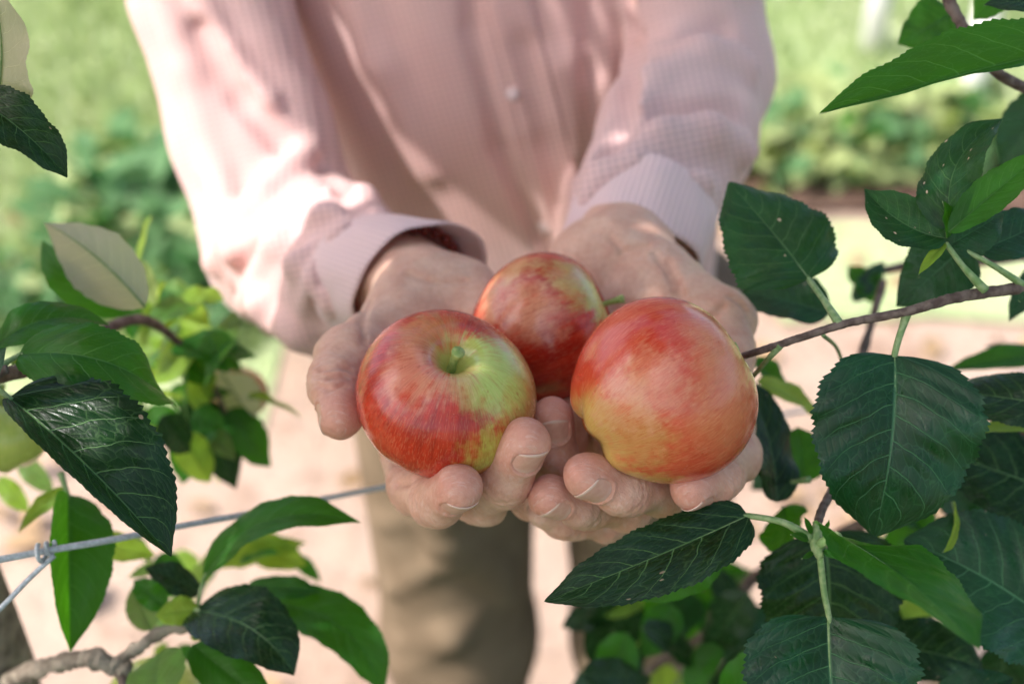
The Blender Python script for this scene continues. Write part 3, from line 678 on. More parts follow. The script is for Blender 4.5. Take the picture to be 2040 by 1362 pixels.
# ------------------------------------------------------------------ trousers and shoes
FT = Field((-.24, .78, .06), (.32, 1.20, .90), .006)
def leg(s, top, knee, ank):
    T = like(FT); add_chain(T, [top, knee, ank], [.082, .072, .058], .03)
    for k in range(11):
        z = random.uniform(.15, .80); c = knee + (top - knee) * (z - .45) / .4 if z > .45 else ank + (knee - ank) * (z - .1) / .35
        r_ = .068 + .02 * max(0, (z - .45) / .4); sg = random.choice((-1, 1)); dz = random.uniform(.05, .16)
        add_chain(T, [c + B([-sg * r_ * .8, -.03, dz]), c + B([0, -r_ * .99, 0]), c + B([sg * r_ * .7, -.05, -dz * .7])], [.004, .012, .004], .014)
    return T
T1 = leg(-1, B([-.062, .965, .86]), B([-.052, .985, .46]), B([-.05, 1.03, .10])); T2 = leg(1, B([.108, .975, .86]), B([.135, .985, .46]), B([.15, 1.03, .10]))
FT.a = smin(T1.a, T2.a, .02); add_cone(FT, B([-.045, .99, .86]), B([.09, .99, .86]), .085, .085, .03)
_, X, Y, Z = FT.box(FT.lo, FT.lo + FT.h * FT.n); FT.a = np.maximum(FT.a, Z - .88); FT.a = np.maximum(FT.a, .09 - Z).astype(np.float32)
v, f = surfnet(FT); tro = mesh('trousers', v, f, M_trouser, person); md = tro.modifiers.new('smooth', 'SMOOTH'); md.factor = .5; md.iterations = 3
for x0 in (-.05, .15):
    Fh = Field((x0 - .07, .74, -.01), (x0 + .07, 1.12, .13), .005); add_chain(Fh, [B([x0, 1.05, .07]), B([x0, .98, .05]), B([x0, .82, .035])], [.045, .046, .036], .02)
    _, X, Y, Z = Fh.box(Fh.lo, Fh.lo + Fh.h * Fh.n); Fh.a = np.maximum(Fh.a, .004 - Z).astype(np.float32); v, f = surfnet(Fh); mesh('shoe', v, f, M_shoe, person)

# ------------------------------------------------------------------ leaves
def leaf(parent, base, tip, w_, nrm, mid=None, mat=LD, fold=(18, 18), wl=None, wr=None, curl=.12, wave=.10, petiole=None, bend=0.0, seed=None, nu=60, nv=9, stemr=.0011, full=.80, blunt=.64):
    """base, tip, mid: (px, py, depth); w_: half width in photo pixels at its depth"""
    rs = random.Random(seed if seed is not None else int(base[0] * 7 + base[1] * 13 + tip[0]))
    b = P(*base); t = P(*tip); N = V(*nrm)
    sc_ = (base[2] + tip[2]) / 2 / FP; L = np.linalg.norm(t - b)
    if mid is None: m = (b + t) / 2 + N * L * (bend + .06) + unit(np.cross(t - b, N)) * L * rs.uniform(-.04, .04)
    else: m = P(*mid)
    ctrl = 2 * m - .5 * (b + t)
    u = np.linspace(0, 1, nu + 1); M_ = (1 - u)[:, None] ** 2 * b + 2 * (u * (1 - u))[:, None] * ctrl + (u ** 2)[:, None] * t
    T = np.gradient(M_, axis=0); T /= np.linalg.norm(T, axis=1)[:, None]
    Nn = N[None] - T * (T @ N)[:, None]; Nn /= np.linalg.norm(Nn, axis=1)[:, None]; S = np.cross(T, Nn)
    shp = np.sin(math.pi * u ** full) ** blunt; shp *= 1 - .62 * np.clip((u - .80) / .20, 0, 1) ** 1.6; shp[0] = .02; shp[-1] = .0
    nse = rs.randint(26, 32); vs_ = np.linspace(-1, 1, 2 * nv + 1); V_ = []; UVs = []
    ph = rs.uniform(0, 6.28); ph2 = rs.uniform(0, 6.28); curl = curl + rs.uniform(-.08, .22); wave = wave * rs.uniform(.9, 1.5)
    for i in range(nu + 1):
        for x in vs_:
            side = 0 if x < 0 else 1
            hw = (wl if (side == 0 and wl) else wr if (side == 1 and wr) else w_) * sc_ * shp[i]
            saw = (u[i] * nse + side * .4) % 1.0
            if abs(x) > .99: hw *= 1 + .06 * (saw - .5) * min(1, nu / 60) + .02 * math.sin(u[i] * 40 + ph)
            ax_ = abs(x); fa = R(fold[side]); cu = curl * ax_ ** 2
            hgt = math.sin(fa) * ax_ - cu + wave * ax_ ** 1.5 * math.sin(u[i] * 9 + ph + side * 1.7) + wave * .4 * ax_ * math.sin(u[i] * 19 + ph2 + side)
            # quilting between side veins
            sv_ = (u[i] - .26 * ax_ ** 1.25) * 7.5; hgt += .018 * math.cos(2 * math.pi * sv_ + (0 if side else 1.4)) * min(1, ax_ * 2) * (1 - ax_ * .5)
            V_.append(M_[i] + S[i] * x * hw * math.cos(fa) + Nn[i] * hw * hgt); UVs.append((u[i], x * .5 + .5))
    w2 = 2 * nv + 1; i = np.arange(nu)[:, None]; j = np.arange(w2 - 1)[None]
    F_ = np.stack([i * w2 + j, i * w2 + j + 1, (i + 1) * w2 + j + 1, (i + 1) * w2 + j], -1).reshape(-1, 4)
    o = mesh('leaf', V_, F_, mat, parent, uv=UVs)
    # raised midrib on the underside
    pts = [M_[int(k)] - Nn[int(k)] * .0006 for k in np.linspace(0, nu, 9)]
    if petiole is not None:
        pp = [P(*q) for q in petiole] + [M_[0] - Nn[0] * .0004, M_[2] - Nn[2] * .0003]
        tube('petiole', pp, [stemr * 1.7, stemr * 1.1, stemr, stemr], M_petiole, o, seg=8, n=5)
    tube('midrib', pts, [stemr * .60, stemr * .40, stemr * .12], M_petiole, o, seg=6, n=2)
    return o

def mk_G(Rm): return mat_apple('green_apple_skin', [(np.array([.6, .5, .3]), .6, .3, (.70, .66, .30), .8)], (.50, .55, .12), (.44, .50, .10), 2.2, (.40, .46, .10))
def mk_P(Rm): return mat_apple('blush_apple_skin', [(np.array([.6, .5, .3]), .5, .3, (.66, .42, .22), .8)], (.62, .36, .18), (.52, .24, .12), 5.2, (.48, .40, .12))
make_apple('G', P(8, 862, .72), .0225, V(0, .9, .3), V(1, 0, 0), 'yellow-green unpicked apple at the left edge behind the large serrated leaf', mk_G, stem=(.016, .002, 0, .0014))
make_apple('H', P(318, 1398, .76), .0270, V(.1, .95, .2), V(1, 0, 0), 'pale unpicked apple at the bottom edge under the grey twig', mk_G, stem=(.016, .002, 0, .0014))
make_apple('K', P(458, 785, .93), .0235, V(.1, .95, .2), V(1, 0, 0), 'blurred peach-coloured apple among the leaves left of the thumb', mk_P, stem=(.016, .002, 0, .0014))
for o_ in list(bpy.data.objects):
    if o_.get('category') == 'apple' and ('unpicked' in o_['label'] or 'blurred' in o_['label']): o_['group'] = 'apples still on the tree'
# ---- right-hand tree
tr = thing('apple_tree', 'leafy apple tree at right, its thin brown twig reaching behind the largest apple', 'tree')
tube('twig', [P(1440, 722, .64), P(1500, 703, .615), P(1560, 684, .605), P(1680, 646, .600), P(1800, 622, .598), P(1860, 605, .598), P(1920, 590, .600), P(2060, 572, .61), P(2300, 560, .64)], [.0013, .0016, .0017, .0019, .0022, .0025, .003], M_bark, tr, rough=.22, n=14, seg=14)
tube('twig', [P(2300, 700, .70), P(2160, 900, .68), P(2100, 1200, .67), P(2080, 1500, .66)], [.005, .004, .003], M_bark, tr, rough=.15)
trunkR = [B([.75, .95, 0]), B([.72, .93, .6]), B([.68, .88, 1.1]), B([.62, .95, 1.7]), B([.45, 1.15, 2.2])]
tube('trunk', trunkR, [.05, .042, .035, .028, .012], M_oldbark, tr, rough=.12, seg=16)
tube('branch', [B([.69, .90, 1.0]), B([.55, .75, 1.08]), P(2300, 560, .64)], [.014, .008, .003], M_bark, tr, rough=.15)
tube('branch', [B([.71, .92, .8]), B([.5, .75, .95]), P(2300, 700, .70)], [.014, .008, .005], M_bark, tr, rough=.15)
tube('twig', [P(1880, -20, .66), P(1905, 30, .655), P(1938, 80, .65), P(2010, 160, .66), P(2200, 230, .7)], [.003, .0026, .0022, .003], M_bark, tr, rough=.3)
tube('twig', [P(1740, 640, .80), P(1722, 680, .79), P(1716, 715, .785), P(1760, 560, .82)][::-1], [.002, .0025, .002, .0012], M_bark, tr, rough=.3)
tube('twig', [P(1700, 560, .86), P(1800, 530, .86), P(1960, 520, .87), P(2150, 500, .9)], [.002, .003, .003], M_bark, tr, rough=.3)
# spur with tiny stipules
tube('spur', [P(1628, 1040, .606), P(1626, 1062, .605), P(1628, 1092, .602), P(1634, 1110, .602)], [.0018, .0024, .0028, .0023, .0016], M_petiole, tr, rough=.25, seg=14)
for (bx, by, tx, ty, hw) in ((1618, 1062, 1603, 1030, 7), (1612, 1075, 1576, 1064, 9), (1620, 1098, 1598, 1112, 6), (1640, 1096, 1666, 1112, 7), (1640, 1058, 1652, 1036, 5)):
    leaf(tr, (bx, by, .602), (tx, ty, .597), hw, (0, .3, 1), mat=LM, nu=12, nv=3, curl=0, wave=0)
tube('twig', [P(1634, 1110, .602), P(1642, 1180, .603), P(1652, 1232, .601), P(1662, 1300, .602), P(1672, 1420, .605)], [.0015, .0013, .0012, .0010], M_petiole, tr, n=8)
tube('twig', [P(1628, 1045, .606), P(1645, 1000, .63), P(1700, 930, .66), P(1900, 800, .70), P(2300, 700, .70)], [.0019, .002, .003, .004], M_bark, tr, rough=.2)
# main in-focus leaves
leaf(tr, (1782, 708, .600), (1742, 1068, .604), 172, (-.06, .30, .95), mid=(1776, 880, .592), mat=LB, fold=(16, 22), wl=180, wr=172, curl=.05, wave=.07, petiole=[(1806, 622, .599), (1802, 640, .600), (1790, 676, .600)], stemr=.0014, nu=130, nv=14, full=.72, blunt=.54)
leaf(tr, (1490, 1026, .606), (1084, 1197, .588), 92, (.16, .52, .84), mid=(1290, 1115, .592), mat=LD, fold=(20, 20), wl=88, wr=70, curl=.10, wave=.08, petiole=[(1616, 1072, .604), (1560, 1040, .600)], stemr=.0013, nu=120, nv=12, full=.66, blunt=.54)
leaf(tr, (1436, 1074, .64), (1268, 1196, .66), 60, (.3, .3, .8), mat=LM, curl=.05, fold=(10, 28))
leaf(tr, (1612, 556, .640), (1452, 362, .665), 118, (.10, .35, .93), mid=(1545, 470, .650), mat=LS, fold=(12, 12), curl=.10, wave=.09, petiole=[(1674, 648, .600), (1640, 596, .62)], stemr=.0013, full=.70, nu=100, nv=12, blunt=.54)
leaf(tr, (1650, 625, .70), (1470, 585, .72), 60, (-.05, .5, .8), mat=LB, full=.75)
leaf(tr, (1664, 1064, .595), (1952, 1292, .485), 118, (.25, .55, .80), mid=(1800, 1150, .53), mat=LM, fold=(10, 14), curl=.08, wave=.10, petiole=[(1632, 1084, .602)], stemr=.0015, full=.68)
leaf(tr, (1640, 1060, .66), (1640, 1345, .665), 152, (0, .35, .9), mat=LD, fold=(8, 16), wave=.10, full=.68, nu=100, nv=12, blunt=.54)
leaf(tr, (1650, 1228, .601), (1672, 1560, .59), 178, (-.05, .42, .88), mat=LB, fold=(14, 14), wave=.05, full=.62, blunt=.54, nu=100, nv=12, stemr=.0016)
leaf(tr, (2130, 1270, .64), (1800, 1075, .655), 150, (.1, .4, .9), mat=LB, fold=(14, 10), wave=.06, blunt=.54, nu=100, nv=12)
leaf(tr, (2140, 1000, .69), (1860, 900, .70), 110, (.2, .4, .85), mat=LD, fold=(12, 12), full=.7)
leaf(tr, (2140, 812, .635), (1868, 772, .66), 66, (0, .45, .85), mid=(2000, 792, .64), mat=LD, fold=(20, 10), wave=.06)
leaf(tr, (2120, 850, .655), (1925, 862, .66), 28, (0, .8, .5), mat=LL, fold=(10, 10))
leaf(tr, (2140, 700, .76), (1870, 742, .78), 34, (0, .7, .6), mat=LM)
leaf(tr, (2120, 720, .80), (1960, 690, .82), 22, (0, .6, .7), mat=LB)
leaf(tr, (1548, 1000, .685), (1478, 745, .70), 62, (.5, .2, .8), mat=LD, wave=.15, full=.7)
leaf(tr, (1570, 960, .69), (1500, 880, .70), 45, (.4, .2, .8), mat=LD, petiole=[(1612, 955, .68)], full=.7)
leaf(tr, (1560, 1010, .70), (1560, 1100, .72), 60, (.2, .3, .8), mat=LM)
leaf(tr, (1900, 1000, .66), (1880, 1100, .62), 20, (.9, .2, .3), mat=LL)
leaf(tr, (1510, 760, .74), (1640, 830, .76), 38, (.2, .7, .6), mat=LL)
leaf(tr, (1500, 720, .76), (1570, 800, .78), 30, (.2, .4, .8), mat=LM)
leaf(tr, (1600, 960, .74), (1590, 850, .75), 60, (.2, .4, .8), mat=LM)
leaf(tr, (1760, 1290, .70), (1960, 1330, .70), 70, (.1, .5, .8), mat=LD)
leaf(tr, (1850, 1400, .66), (2020, 1350, .66), 40, (.1, .5, .8), mat=LB)
leaf(tr, (1440, 1400, .70), (1560, 1290, .68), 50, (.1, .5, .8), mat=LM)
# upper right shoot
leaf(tr, (2150, 92, .60), (1632, 226, .575), 78, (.12, .62, .75), mid=(1880, 158, .585), mat=LM, fold=(48, 42), wl=96, wr=96, curl=.02, wave=.05, nu=120, nv=12, full=.62)
leaf(tr, (1905, 20, .70), (1788, 88, .70), 56, (.1, .3, .9), mat=LM, wave=.28, full=.7)
leaf(tr, (2040, -40, .66), (1940, 40, .68), 50, (.1, .5, .8), mat=LM); leaf(tr, (2150, 60, .70), (1985, 100, .70), 32, (.1, .5, .8), mat=LB)
leaf(tr, (2120, 20, .62), (1960, 10, .62), 30, (-.1, .5, .8), mat=LD)
leaf(tr, (1898, 455, .592), (1998, 236, .61), 84, (-.45, .25, .85), mid=(1905, 330, .60), mat=LS, fold=(8, 40), wave=.16, wl=66, wr=80, full=.7)
leaf(tr, (1890, 462, .588), (2075, 305, .575), 42, (.45, .62, .55), mat=LM, fold=(20, 20), wave=.12)
leaf(tr, (1884, 474, .595), (1722, 376, .61), 62, (-.1, .45, .85), mid=(1800, 445, .60), mat=LS, fold=(20, 24), wave=.08)
leaf(tr, (1890, 490, .60), (2000, 425, .605), 50, (.1, .2, .95), mat=LB, fold=(10, 10), full=.62)
leaf(tr, (1950, 500, .62), (2100, 430, .63), 56, (.1, .4, .9), mat=LB)
leaf(tr, (1920, 490, .66), (1785, 610, .67), 76, (0, .4, .9), mat=LB, full=.6)
leaf(tr, (1884, 484, .596), (1830, 546, .585), 12, (-.3, .3, .9), mat=LL, nu=18, nv=4)
leaf(tr, (1888, 474, .596), (1880, 400, .59), 22, (.6, .2, .7), mat=LM, nu=24)
tube('petiole', [P(1884, 484, .596), P(1918, 530, .597), P(1962, 578, .600)], [.0011, .0013, .0022], M_petiole, tr); tube('petiole', [P(1925, 500, .60), P(1980, 530, .60), P(2050, 575, .608)], [.0010, .0012, .0018], M_petiole, tr)
tube('petiole', [P(1555, 688, .605), P(1530, 715, .61), P(1500, 750, .63)], [.0016, .0012, .0010], M_petiole, tr); tube('petiole', [P(1640, 668, .62), P(1665, 690, .66), P(1680, 725, .70)], [.001, .0009, .0009], M_petiole, tr)
leaf(tr, (1755, 600, .84), (1690, 530, .85), 32, (0, .4, .9), mat=LM, wave=.25); leaf(tr, (1700, 600, .84), (1762, 520, .85), 22, (0, .4, .9), mat=LB)
leaf(tr, (2090, 520, .70), (2010, 640, .70), 28, (0, .4, .9), mat=LB); leaf(tr, (2100, 190, .74), (1990, 330, .75), 60, (0, .4, .9), mat=LB)
leaf(tr, (2030, 600, .598), (2050, 580, .598), 9, (0, .4, .9), mat=LB, nu=12, nv=3)
for k in range(30):
    a, b_ = random.uniform(1560, 2080), random.uniform(760, 1340); an = random.uniform(-.3, 3.4); ll = random.uniform(120, 190); dd = random.uniform(.76, .92)
    if 1500 < a < 1700 and b_ < 880: continue
    leaf(tr, (a, b_, dd), (a + ll * math.cos(an), b_ + ll * math.sin(an), dd + .02), random.uniform(36, 56), (random.uniform(-.4, .4), .5, random.uniform(.3, .9)), mat=random.choice((LM, LB, LD, LD, LL)), nu=40, nv=6)
# blurred spray under the hands
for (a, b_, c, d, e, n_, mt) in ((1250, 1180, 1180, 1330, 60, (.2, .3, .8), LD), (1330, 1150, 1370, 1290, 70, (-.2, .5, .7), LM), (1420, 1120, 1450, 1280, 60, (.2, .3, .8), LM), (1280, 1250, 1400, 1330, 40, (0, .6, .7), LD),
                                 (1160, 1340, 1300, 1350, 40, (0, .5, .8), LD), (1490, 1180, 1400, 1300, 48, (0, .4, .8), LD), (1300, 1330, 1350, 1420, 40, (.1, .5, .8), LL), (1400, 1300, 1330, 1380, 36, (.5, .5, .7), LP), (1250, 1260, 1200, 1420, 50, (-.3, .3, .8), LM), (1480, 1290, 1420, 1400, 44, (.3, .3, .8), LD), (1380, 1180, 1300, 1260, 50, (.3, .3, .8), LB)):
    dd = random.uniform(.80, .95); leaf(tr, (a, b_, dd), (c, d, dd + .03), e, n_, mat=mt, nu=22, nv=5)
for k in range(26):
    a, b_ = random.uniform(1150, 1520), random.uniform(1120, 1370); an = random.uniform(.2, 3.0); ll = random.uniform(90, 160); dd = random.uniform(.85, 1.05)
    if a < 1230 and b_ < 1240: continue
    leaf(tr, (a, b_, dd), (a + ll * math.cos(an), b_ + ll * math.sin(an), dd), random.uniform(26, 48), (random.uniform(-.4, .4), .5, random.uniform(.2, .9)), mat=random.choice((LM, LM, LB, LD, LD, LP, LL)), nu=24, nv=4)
tube('branch', [P(1500, 1150, .9), P(1420, 1250, .9), P(1300, 1330, .92), P(1200, 1420, .95)], [.004, .003, .002], M_bark, tr); tube('branch', [P(1500, 1150, .9), P(1800, 1000, .85), P(2300, 700, .70)], [.004, .005, .005], M_bark, tr)

# ---- left-hand tree
tl = thing('apple_tree', 'apple tree at left with a grey trunk in the lower corner and glossy serrated leaves', 'tree')
tp = P(-60, 1362, .80); tx, ty = tp[0], tp[1]
tube('trunk', [B([tx - .01, ty, 0]), B([tx, ty, .5]), B([tx - .01, ty, 1.0]), B([tx - .03, ty + .02, 1.5]), B([tx - .02, ty + .06, 2.0]), B([tx + .1, ty + .12, 2.5])], [.050, .045, .040, .034, .026, .012], M_oldbark, tl, rough=.15, seg=20, n=14)
tube('branch', [P(-20, 1370, .79), P(60, 1338, .74), P(130, 1318, .72), P(190, 1312, .71), P(235, 1334, .71), P(262, 1320, .71)], [.0055, .0046, .0052, .0040, .0047, .0038, .0056, .0040, .0032, .0040, .002], M_oldbark, tl, rough=.45, n=12, seg=14)
tube('twig', [P(225, 1322, .71), P(275, 1290, .71), P(330, 1255, .71), P(392, 1250, .71)], [.0038, .0026, .0036, .0028, .0033, .0024, .0028, .0014], M_oldbark, tl, rough=.45, n=12)
tube('twig', [P(235, 1334, .71), P(244, 1350, .71), P(246, 1375, .71)], [.003, .003, .002], M_bark, tl)
tube('branch', [B([tx, ty, 1.12]), P(-200, 760, .60), P(-60, 760, .60), P(15, 735, .60)], [.012, .007, .004, .002], M_bark, tl, rough=.2)
tube('twig', [P(-60, 760, .60), P(100, 720, .68), P(250, 640, .75), P(330, 660, .80), P(420, 760, .85), P(460, 850, .86)], [.004, .003, .003, .002, .001], M_bark, tl, rough=.2)
tube('branch', [B([tx, ty, 1.35]), P(-250, 100, .62), P(-100, 170, .60), P(-40, 190, .58)], [.010, .006, .003, .0015], M_bark, tl, rough=.2)
leaf(tl, (18, 792, .590), (341, 1109, .575), 118, (.20, .42, .88), mid=(190, 945, .572), mat=LD, fold=(10, 52), wl=158, wr=74, curl=.05, wave=.05, petiole=[(-30, 765, .598), (-5, 775, .597)], nu=130, nv=16, stemr=.0012, full=.66)
leaf(tl, (38, 706, .615), (352, 812, .64), 78, (-.05, .55, .80), mid=(215, 722, .60), mat=LM, fold=(26, 14), curl=.14, wave=.07, petiole=[(-20, 740, .605)], nu=100, nv=12, full=.72)
leaf(tl, (-8, 690, .63), (218, 646, .65), 56, (-.1, .6, .75), mid=(95, 636, .63), mat=LM, fold=(20, 22), petiole=[(-40, 740, .61)], wave=.08)
leaf(tl, (22, 722, .62), (120, 726, .62), 14, (0, .8, .5), mat=LL, nu=20)
leaf(tl, (-70, 830, .585), (12, 692, .58), 46, (-.3, .1, .9), mat=LB, nu=40)
leaf(tl, (-60, 190, .585), (134, 354, .585), 62, (.25, .55, .75), mid=(45, 262, .58), mat=LD, fold=(38, 18), petiole=[(-90, 170, .585)], nu=100, nv=12)
leaf(tl, (-8, 215, .60), (-12, -40, .56), 92, (.35, -.15, -.9), mat=LP, fold=(10, 10), full=.7)
leaf(tl, (288, 612, .70), (88, 444, .70), 66, (-.25, -.45, -.80), mid=(190, 512, .69), mat=LP, fold=(10, 60), wl=72, wr=95, curl=0, wave=.04, nu=60, nv=10)
leaf(tl, (262, 615, .715), (84, 478, .715), 44, (-.2, .3, .9), mid=(150, 565, .70), mat=LM, nu=50)
leaf(tl, (136, 985, .70), (140, 1298, .68), 92, (.5, .3, .75), mid=(138, 1120, .68), mat=LM, fold=(30, 55), wave=.05, petiole=[(120, 940, .70)], nu=50)
leaf(tl, (135, 972, .72), (36, 1060, .72), 24, (0, .7, .6), mat=LL, nu=24)
leaf(tl, (175, 1080, .74), (310, 1105, .75), 34, (0, .6, .7), mat=LL, nu=24); leaf(tl, (130, 1000, .73), (170, 1090, .74), 26, (0, .6, .7), mat=LL, nu=24)
leaf(tl, (404, 1155, .71), (719, 1040, .69), 58, (.05, .82, .55), mid=(530, 1040, .69), mat=LM, fold=(30, 18), petiole=[(392, 1250, .71), (395, 1200, .71)], nu=50)
leaf(tl, (388, 1215, .70), (586, 1345, .665), 84, (.25, .50, .80), mid=(505, 1255, .67), mat=LD, fold=(14, 20), petiole=[(392, 1250, .71)], nu=50, full=.7)
leaf(tl, (540, 1205, .76), (765, 1385, .74), 62, (.1, .6, .75), mid=(680, 1250, .74), mat=LM, fold=(14, 20)); leaf(tl, (492, 1168, .76), (638, 1176, .75), 32, (0, .7, .7), mat=LM)
leaf(tl, (402, 1180, .72), (288, 1130, .71), 34, (0, .6, .7), mat=LD, wave=.15); leaf(tl, (385, 1282, .69), (545, 1405, .67), 54, (.2, .4, .8), mat=LM)
leaf(tl, (330, 1210, .73), (266, 1155, .73), 30, (-.3, .4, .8), mat=LM, wave=.2); leaf(tl, (395, 1215, .70), (310, 1225, .70), 34, (0, .6, .8), mat=LL)
leaf(tl, (380, 1265, .72), (455, 1275, .71), 22, (0, .7, .6), mat=LL); leaf(tl, (300, 1255, .76), (262, 1170, .76), 32, (0, .4, .8), mat=LP)
leaf(tl, (400, 1120, .84), (610, 1080, .86), 36, (.1, .7, .6), mat=LL); leaf(tl, (560, 1100, .9), (640, 1160, .9), 20, (.1, .6, .6), mat=LM)
leaf(tl, (320, 1390, .66), (330, 1290, .70), 74, (-.3, .5, .3), mat=LP, full=.6); leaf(tl, (470, 1380, .70), (390, 1290, .72), 40, (.1, .5, .6), mat=LM)
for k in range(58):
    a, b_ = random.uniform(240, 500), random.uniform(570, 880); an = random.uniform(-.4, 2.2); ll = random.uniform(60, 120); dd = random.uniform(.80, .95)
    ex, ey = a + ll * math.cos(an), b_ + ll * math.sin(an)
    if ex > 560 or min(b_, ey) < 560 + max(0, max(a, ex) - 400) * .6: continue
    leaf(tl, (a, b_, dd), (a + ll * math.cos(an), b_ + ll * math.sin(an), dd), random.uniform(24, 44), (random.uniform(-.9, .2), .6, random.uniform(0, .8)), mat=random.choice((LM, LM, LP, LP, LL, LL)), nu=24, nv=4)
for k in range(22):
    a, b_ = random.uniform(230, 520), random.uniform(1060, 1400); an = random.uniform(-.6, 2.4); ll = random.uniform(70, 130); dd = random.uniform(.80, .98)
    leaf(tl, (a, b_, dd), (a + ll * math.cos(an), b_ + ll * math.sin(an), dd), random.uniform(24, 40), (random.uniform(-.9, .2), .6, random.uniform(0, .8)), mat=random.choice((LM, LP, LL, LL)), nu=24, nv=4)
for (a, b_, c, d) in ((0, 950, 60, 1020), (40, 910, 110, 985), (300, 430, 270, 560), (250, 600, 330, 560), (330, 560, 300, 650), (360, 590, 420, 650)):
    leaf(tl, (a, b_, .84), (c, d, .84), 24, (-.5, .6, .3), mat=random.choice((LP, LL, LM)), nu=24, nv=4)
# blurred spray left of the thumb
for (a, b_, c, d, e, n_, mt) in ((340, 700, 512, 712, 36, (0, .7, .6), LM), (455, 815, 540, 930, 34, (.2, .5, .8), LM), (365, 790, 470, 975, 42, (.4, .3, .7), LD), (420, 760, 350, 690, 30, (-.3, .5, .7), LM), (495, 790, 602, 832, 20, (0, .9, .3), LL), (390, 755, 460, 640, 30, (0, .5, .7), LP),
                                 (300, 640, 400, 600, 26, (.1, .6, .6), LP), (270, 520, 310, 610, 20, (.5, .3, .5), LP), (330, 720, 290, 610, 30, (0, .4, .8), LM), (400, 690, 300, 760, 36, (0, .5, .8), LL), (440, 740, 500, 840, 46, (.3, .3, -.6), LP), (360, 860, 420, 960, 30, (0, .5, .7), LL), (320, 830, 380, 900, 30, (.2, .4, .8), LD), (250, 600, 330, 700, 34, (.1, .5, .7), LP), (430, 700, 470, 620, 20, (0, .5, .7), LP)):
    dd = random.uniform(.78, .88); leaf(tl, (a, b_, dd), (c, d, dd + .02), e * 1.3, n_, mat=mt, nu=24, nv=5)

def leaf_cloud(name, centers, size, m, parent=None, zb=(.2, 1.0), tri_=False):
    """many small folded leaves joined in one mesh"""
    n = len(centers); a = rng.uniform(0, 2 * math.pi, n); e = rng.normal(.0, .5, n)
    T = np.stack([np.cos(a) * np.cos(e), np.sin(a) * np.cos(e), np.sin(e)], 1)
    Nn = np.stack([rng.normal(0, .55, n), rng.normal(0, .55, n), np.ones(n)], 1); Nn -= T * (Nn * T).sum(1)[:, None]; Nn /= np.linalg.norm(Nn, axis=1)[:, None]
    S = np.cross(T, Nn); s = (size * rng.uniform(.7, 1.25, n))[:, None]
    us = (0, .3, .65, 1.0); ws = (0, .27, .25, 0); rows_ = []
    c = np.asarray(centers)
    p0 = c; vv_ = [c]; 
    for u_, w0 in ((.3, .27), (.65, .25)):
        m_ = c + T * s * u_; vv_ += [m_ + S * s * w0 + Nn * s * .07, m_, m_ - S * s * w0 + Nn * s * .07]
    vv_.append(c + T * s - Nn * s * .05)
    V_ = np.stack(vv_, 1).reshape(-1, 3); k = np.arange(n)[:, None] * 8
    tr_ = np.array([[0, 2, 1], [0, 3, 2], [7, 4, 5], [7, 5, 6]]); qd = np.array([[1, 2, 5, 4], [2, 3, 6, 5]])
    t3 = (k[:, None] + tr_[None]).reshape(-1, 3); q4 = (k[:, None] + qd[None]).reshape(-1, 4)
    f3 = np.concatenate([t3, q4[:, [0, 1, 2]], q4[:, [0, 2, 3]]])
    uv = np.tile(np.array([[0, .5], [.3, 1], [.3, .5], [.3, 0], [.65, 1], [.65, .5], [.65, 0], [1, .5]]), (n, 1))
    o = mesh(name, V_, f3, m, parent, uv=uv); o['kind'] = 'stuff'; return o
# unseen crowns, shaped to cast the dappled shade; the rear one blocks low sky
def crown(n, fn):
    out = []
    while len(out) < n:
        p = fn()
        if p is not None: out.append(p)
    return np.array(out)
hand_c = P(1120, 760, .63)
sdn = np.array(sd); e1 = unit(np.cross(sdn, [0, 0, 1.])); e1 = e1 if e1[1] > 0 else -e1; e2 = unit(np.cross(e1, sdn)); e2 = e2 if e2[0] > 0 else -e2
def crownL():
    a_, b_ = random.uniform(-.25, .55), random.uniform(-.11, .5)
    if a_ > .17 and b_ < .06 + .03 * math.sin(a_ * 30): return None
    p = hand_c + sdn * random.uniform(.60, 1.35) + e1 * a_ + e2 * b_
    return p if p[2] > 1.52 else None
def crownL2():
    p = hand_c + sdn * random.uniform(.62, 1.2) + e1 * random.uniform(-.35, .13) + e2 * random.uniform(-.32, -.06)
    return p if p[2] > 1.52 else None
leaf_cloud('foliage', np.concatenate([crown(1000, crownL), crown(300, crownL2)]), .085, LM, tl)
def crownR():
    p = B([random.gauss(1.0, .35), random.gauss(.35, .7), random.gauss(2.0, .4)]); return p if p[2] > 1.62 else None
def crown_sky_block(): return B([random.uniform(-1.9, 1.9), random.uniform(-1.3, -.35), random.uniform(.15, 2.1)])  # leaf mass added behind the camera to block low sky light
leaf_cloud('foliage', crown(1100, crown_sky_block), .11, LM, tr)
leaf_cloud('foliage', crown(700, crownR), .085, LM, tr)
for k in range(9):
    q = crown(1, crownL)[0]; tube('branch', [B([tx - .02, ty + .05, 1.75 + k * .06]), (B([tx, ty, 1.95 + k * .05]) + q) / 2 + B([0, 0, .05]), q], [.012, .007, .002], M_bark, tl, rough=.2, n=5, seg=8)

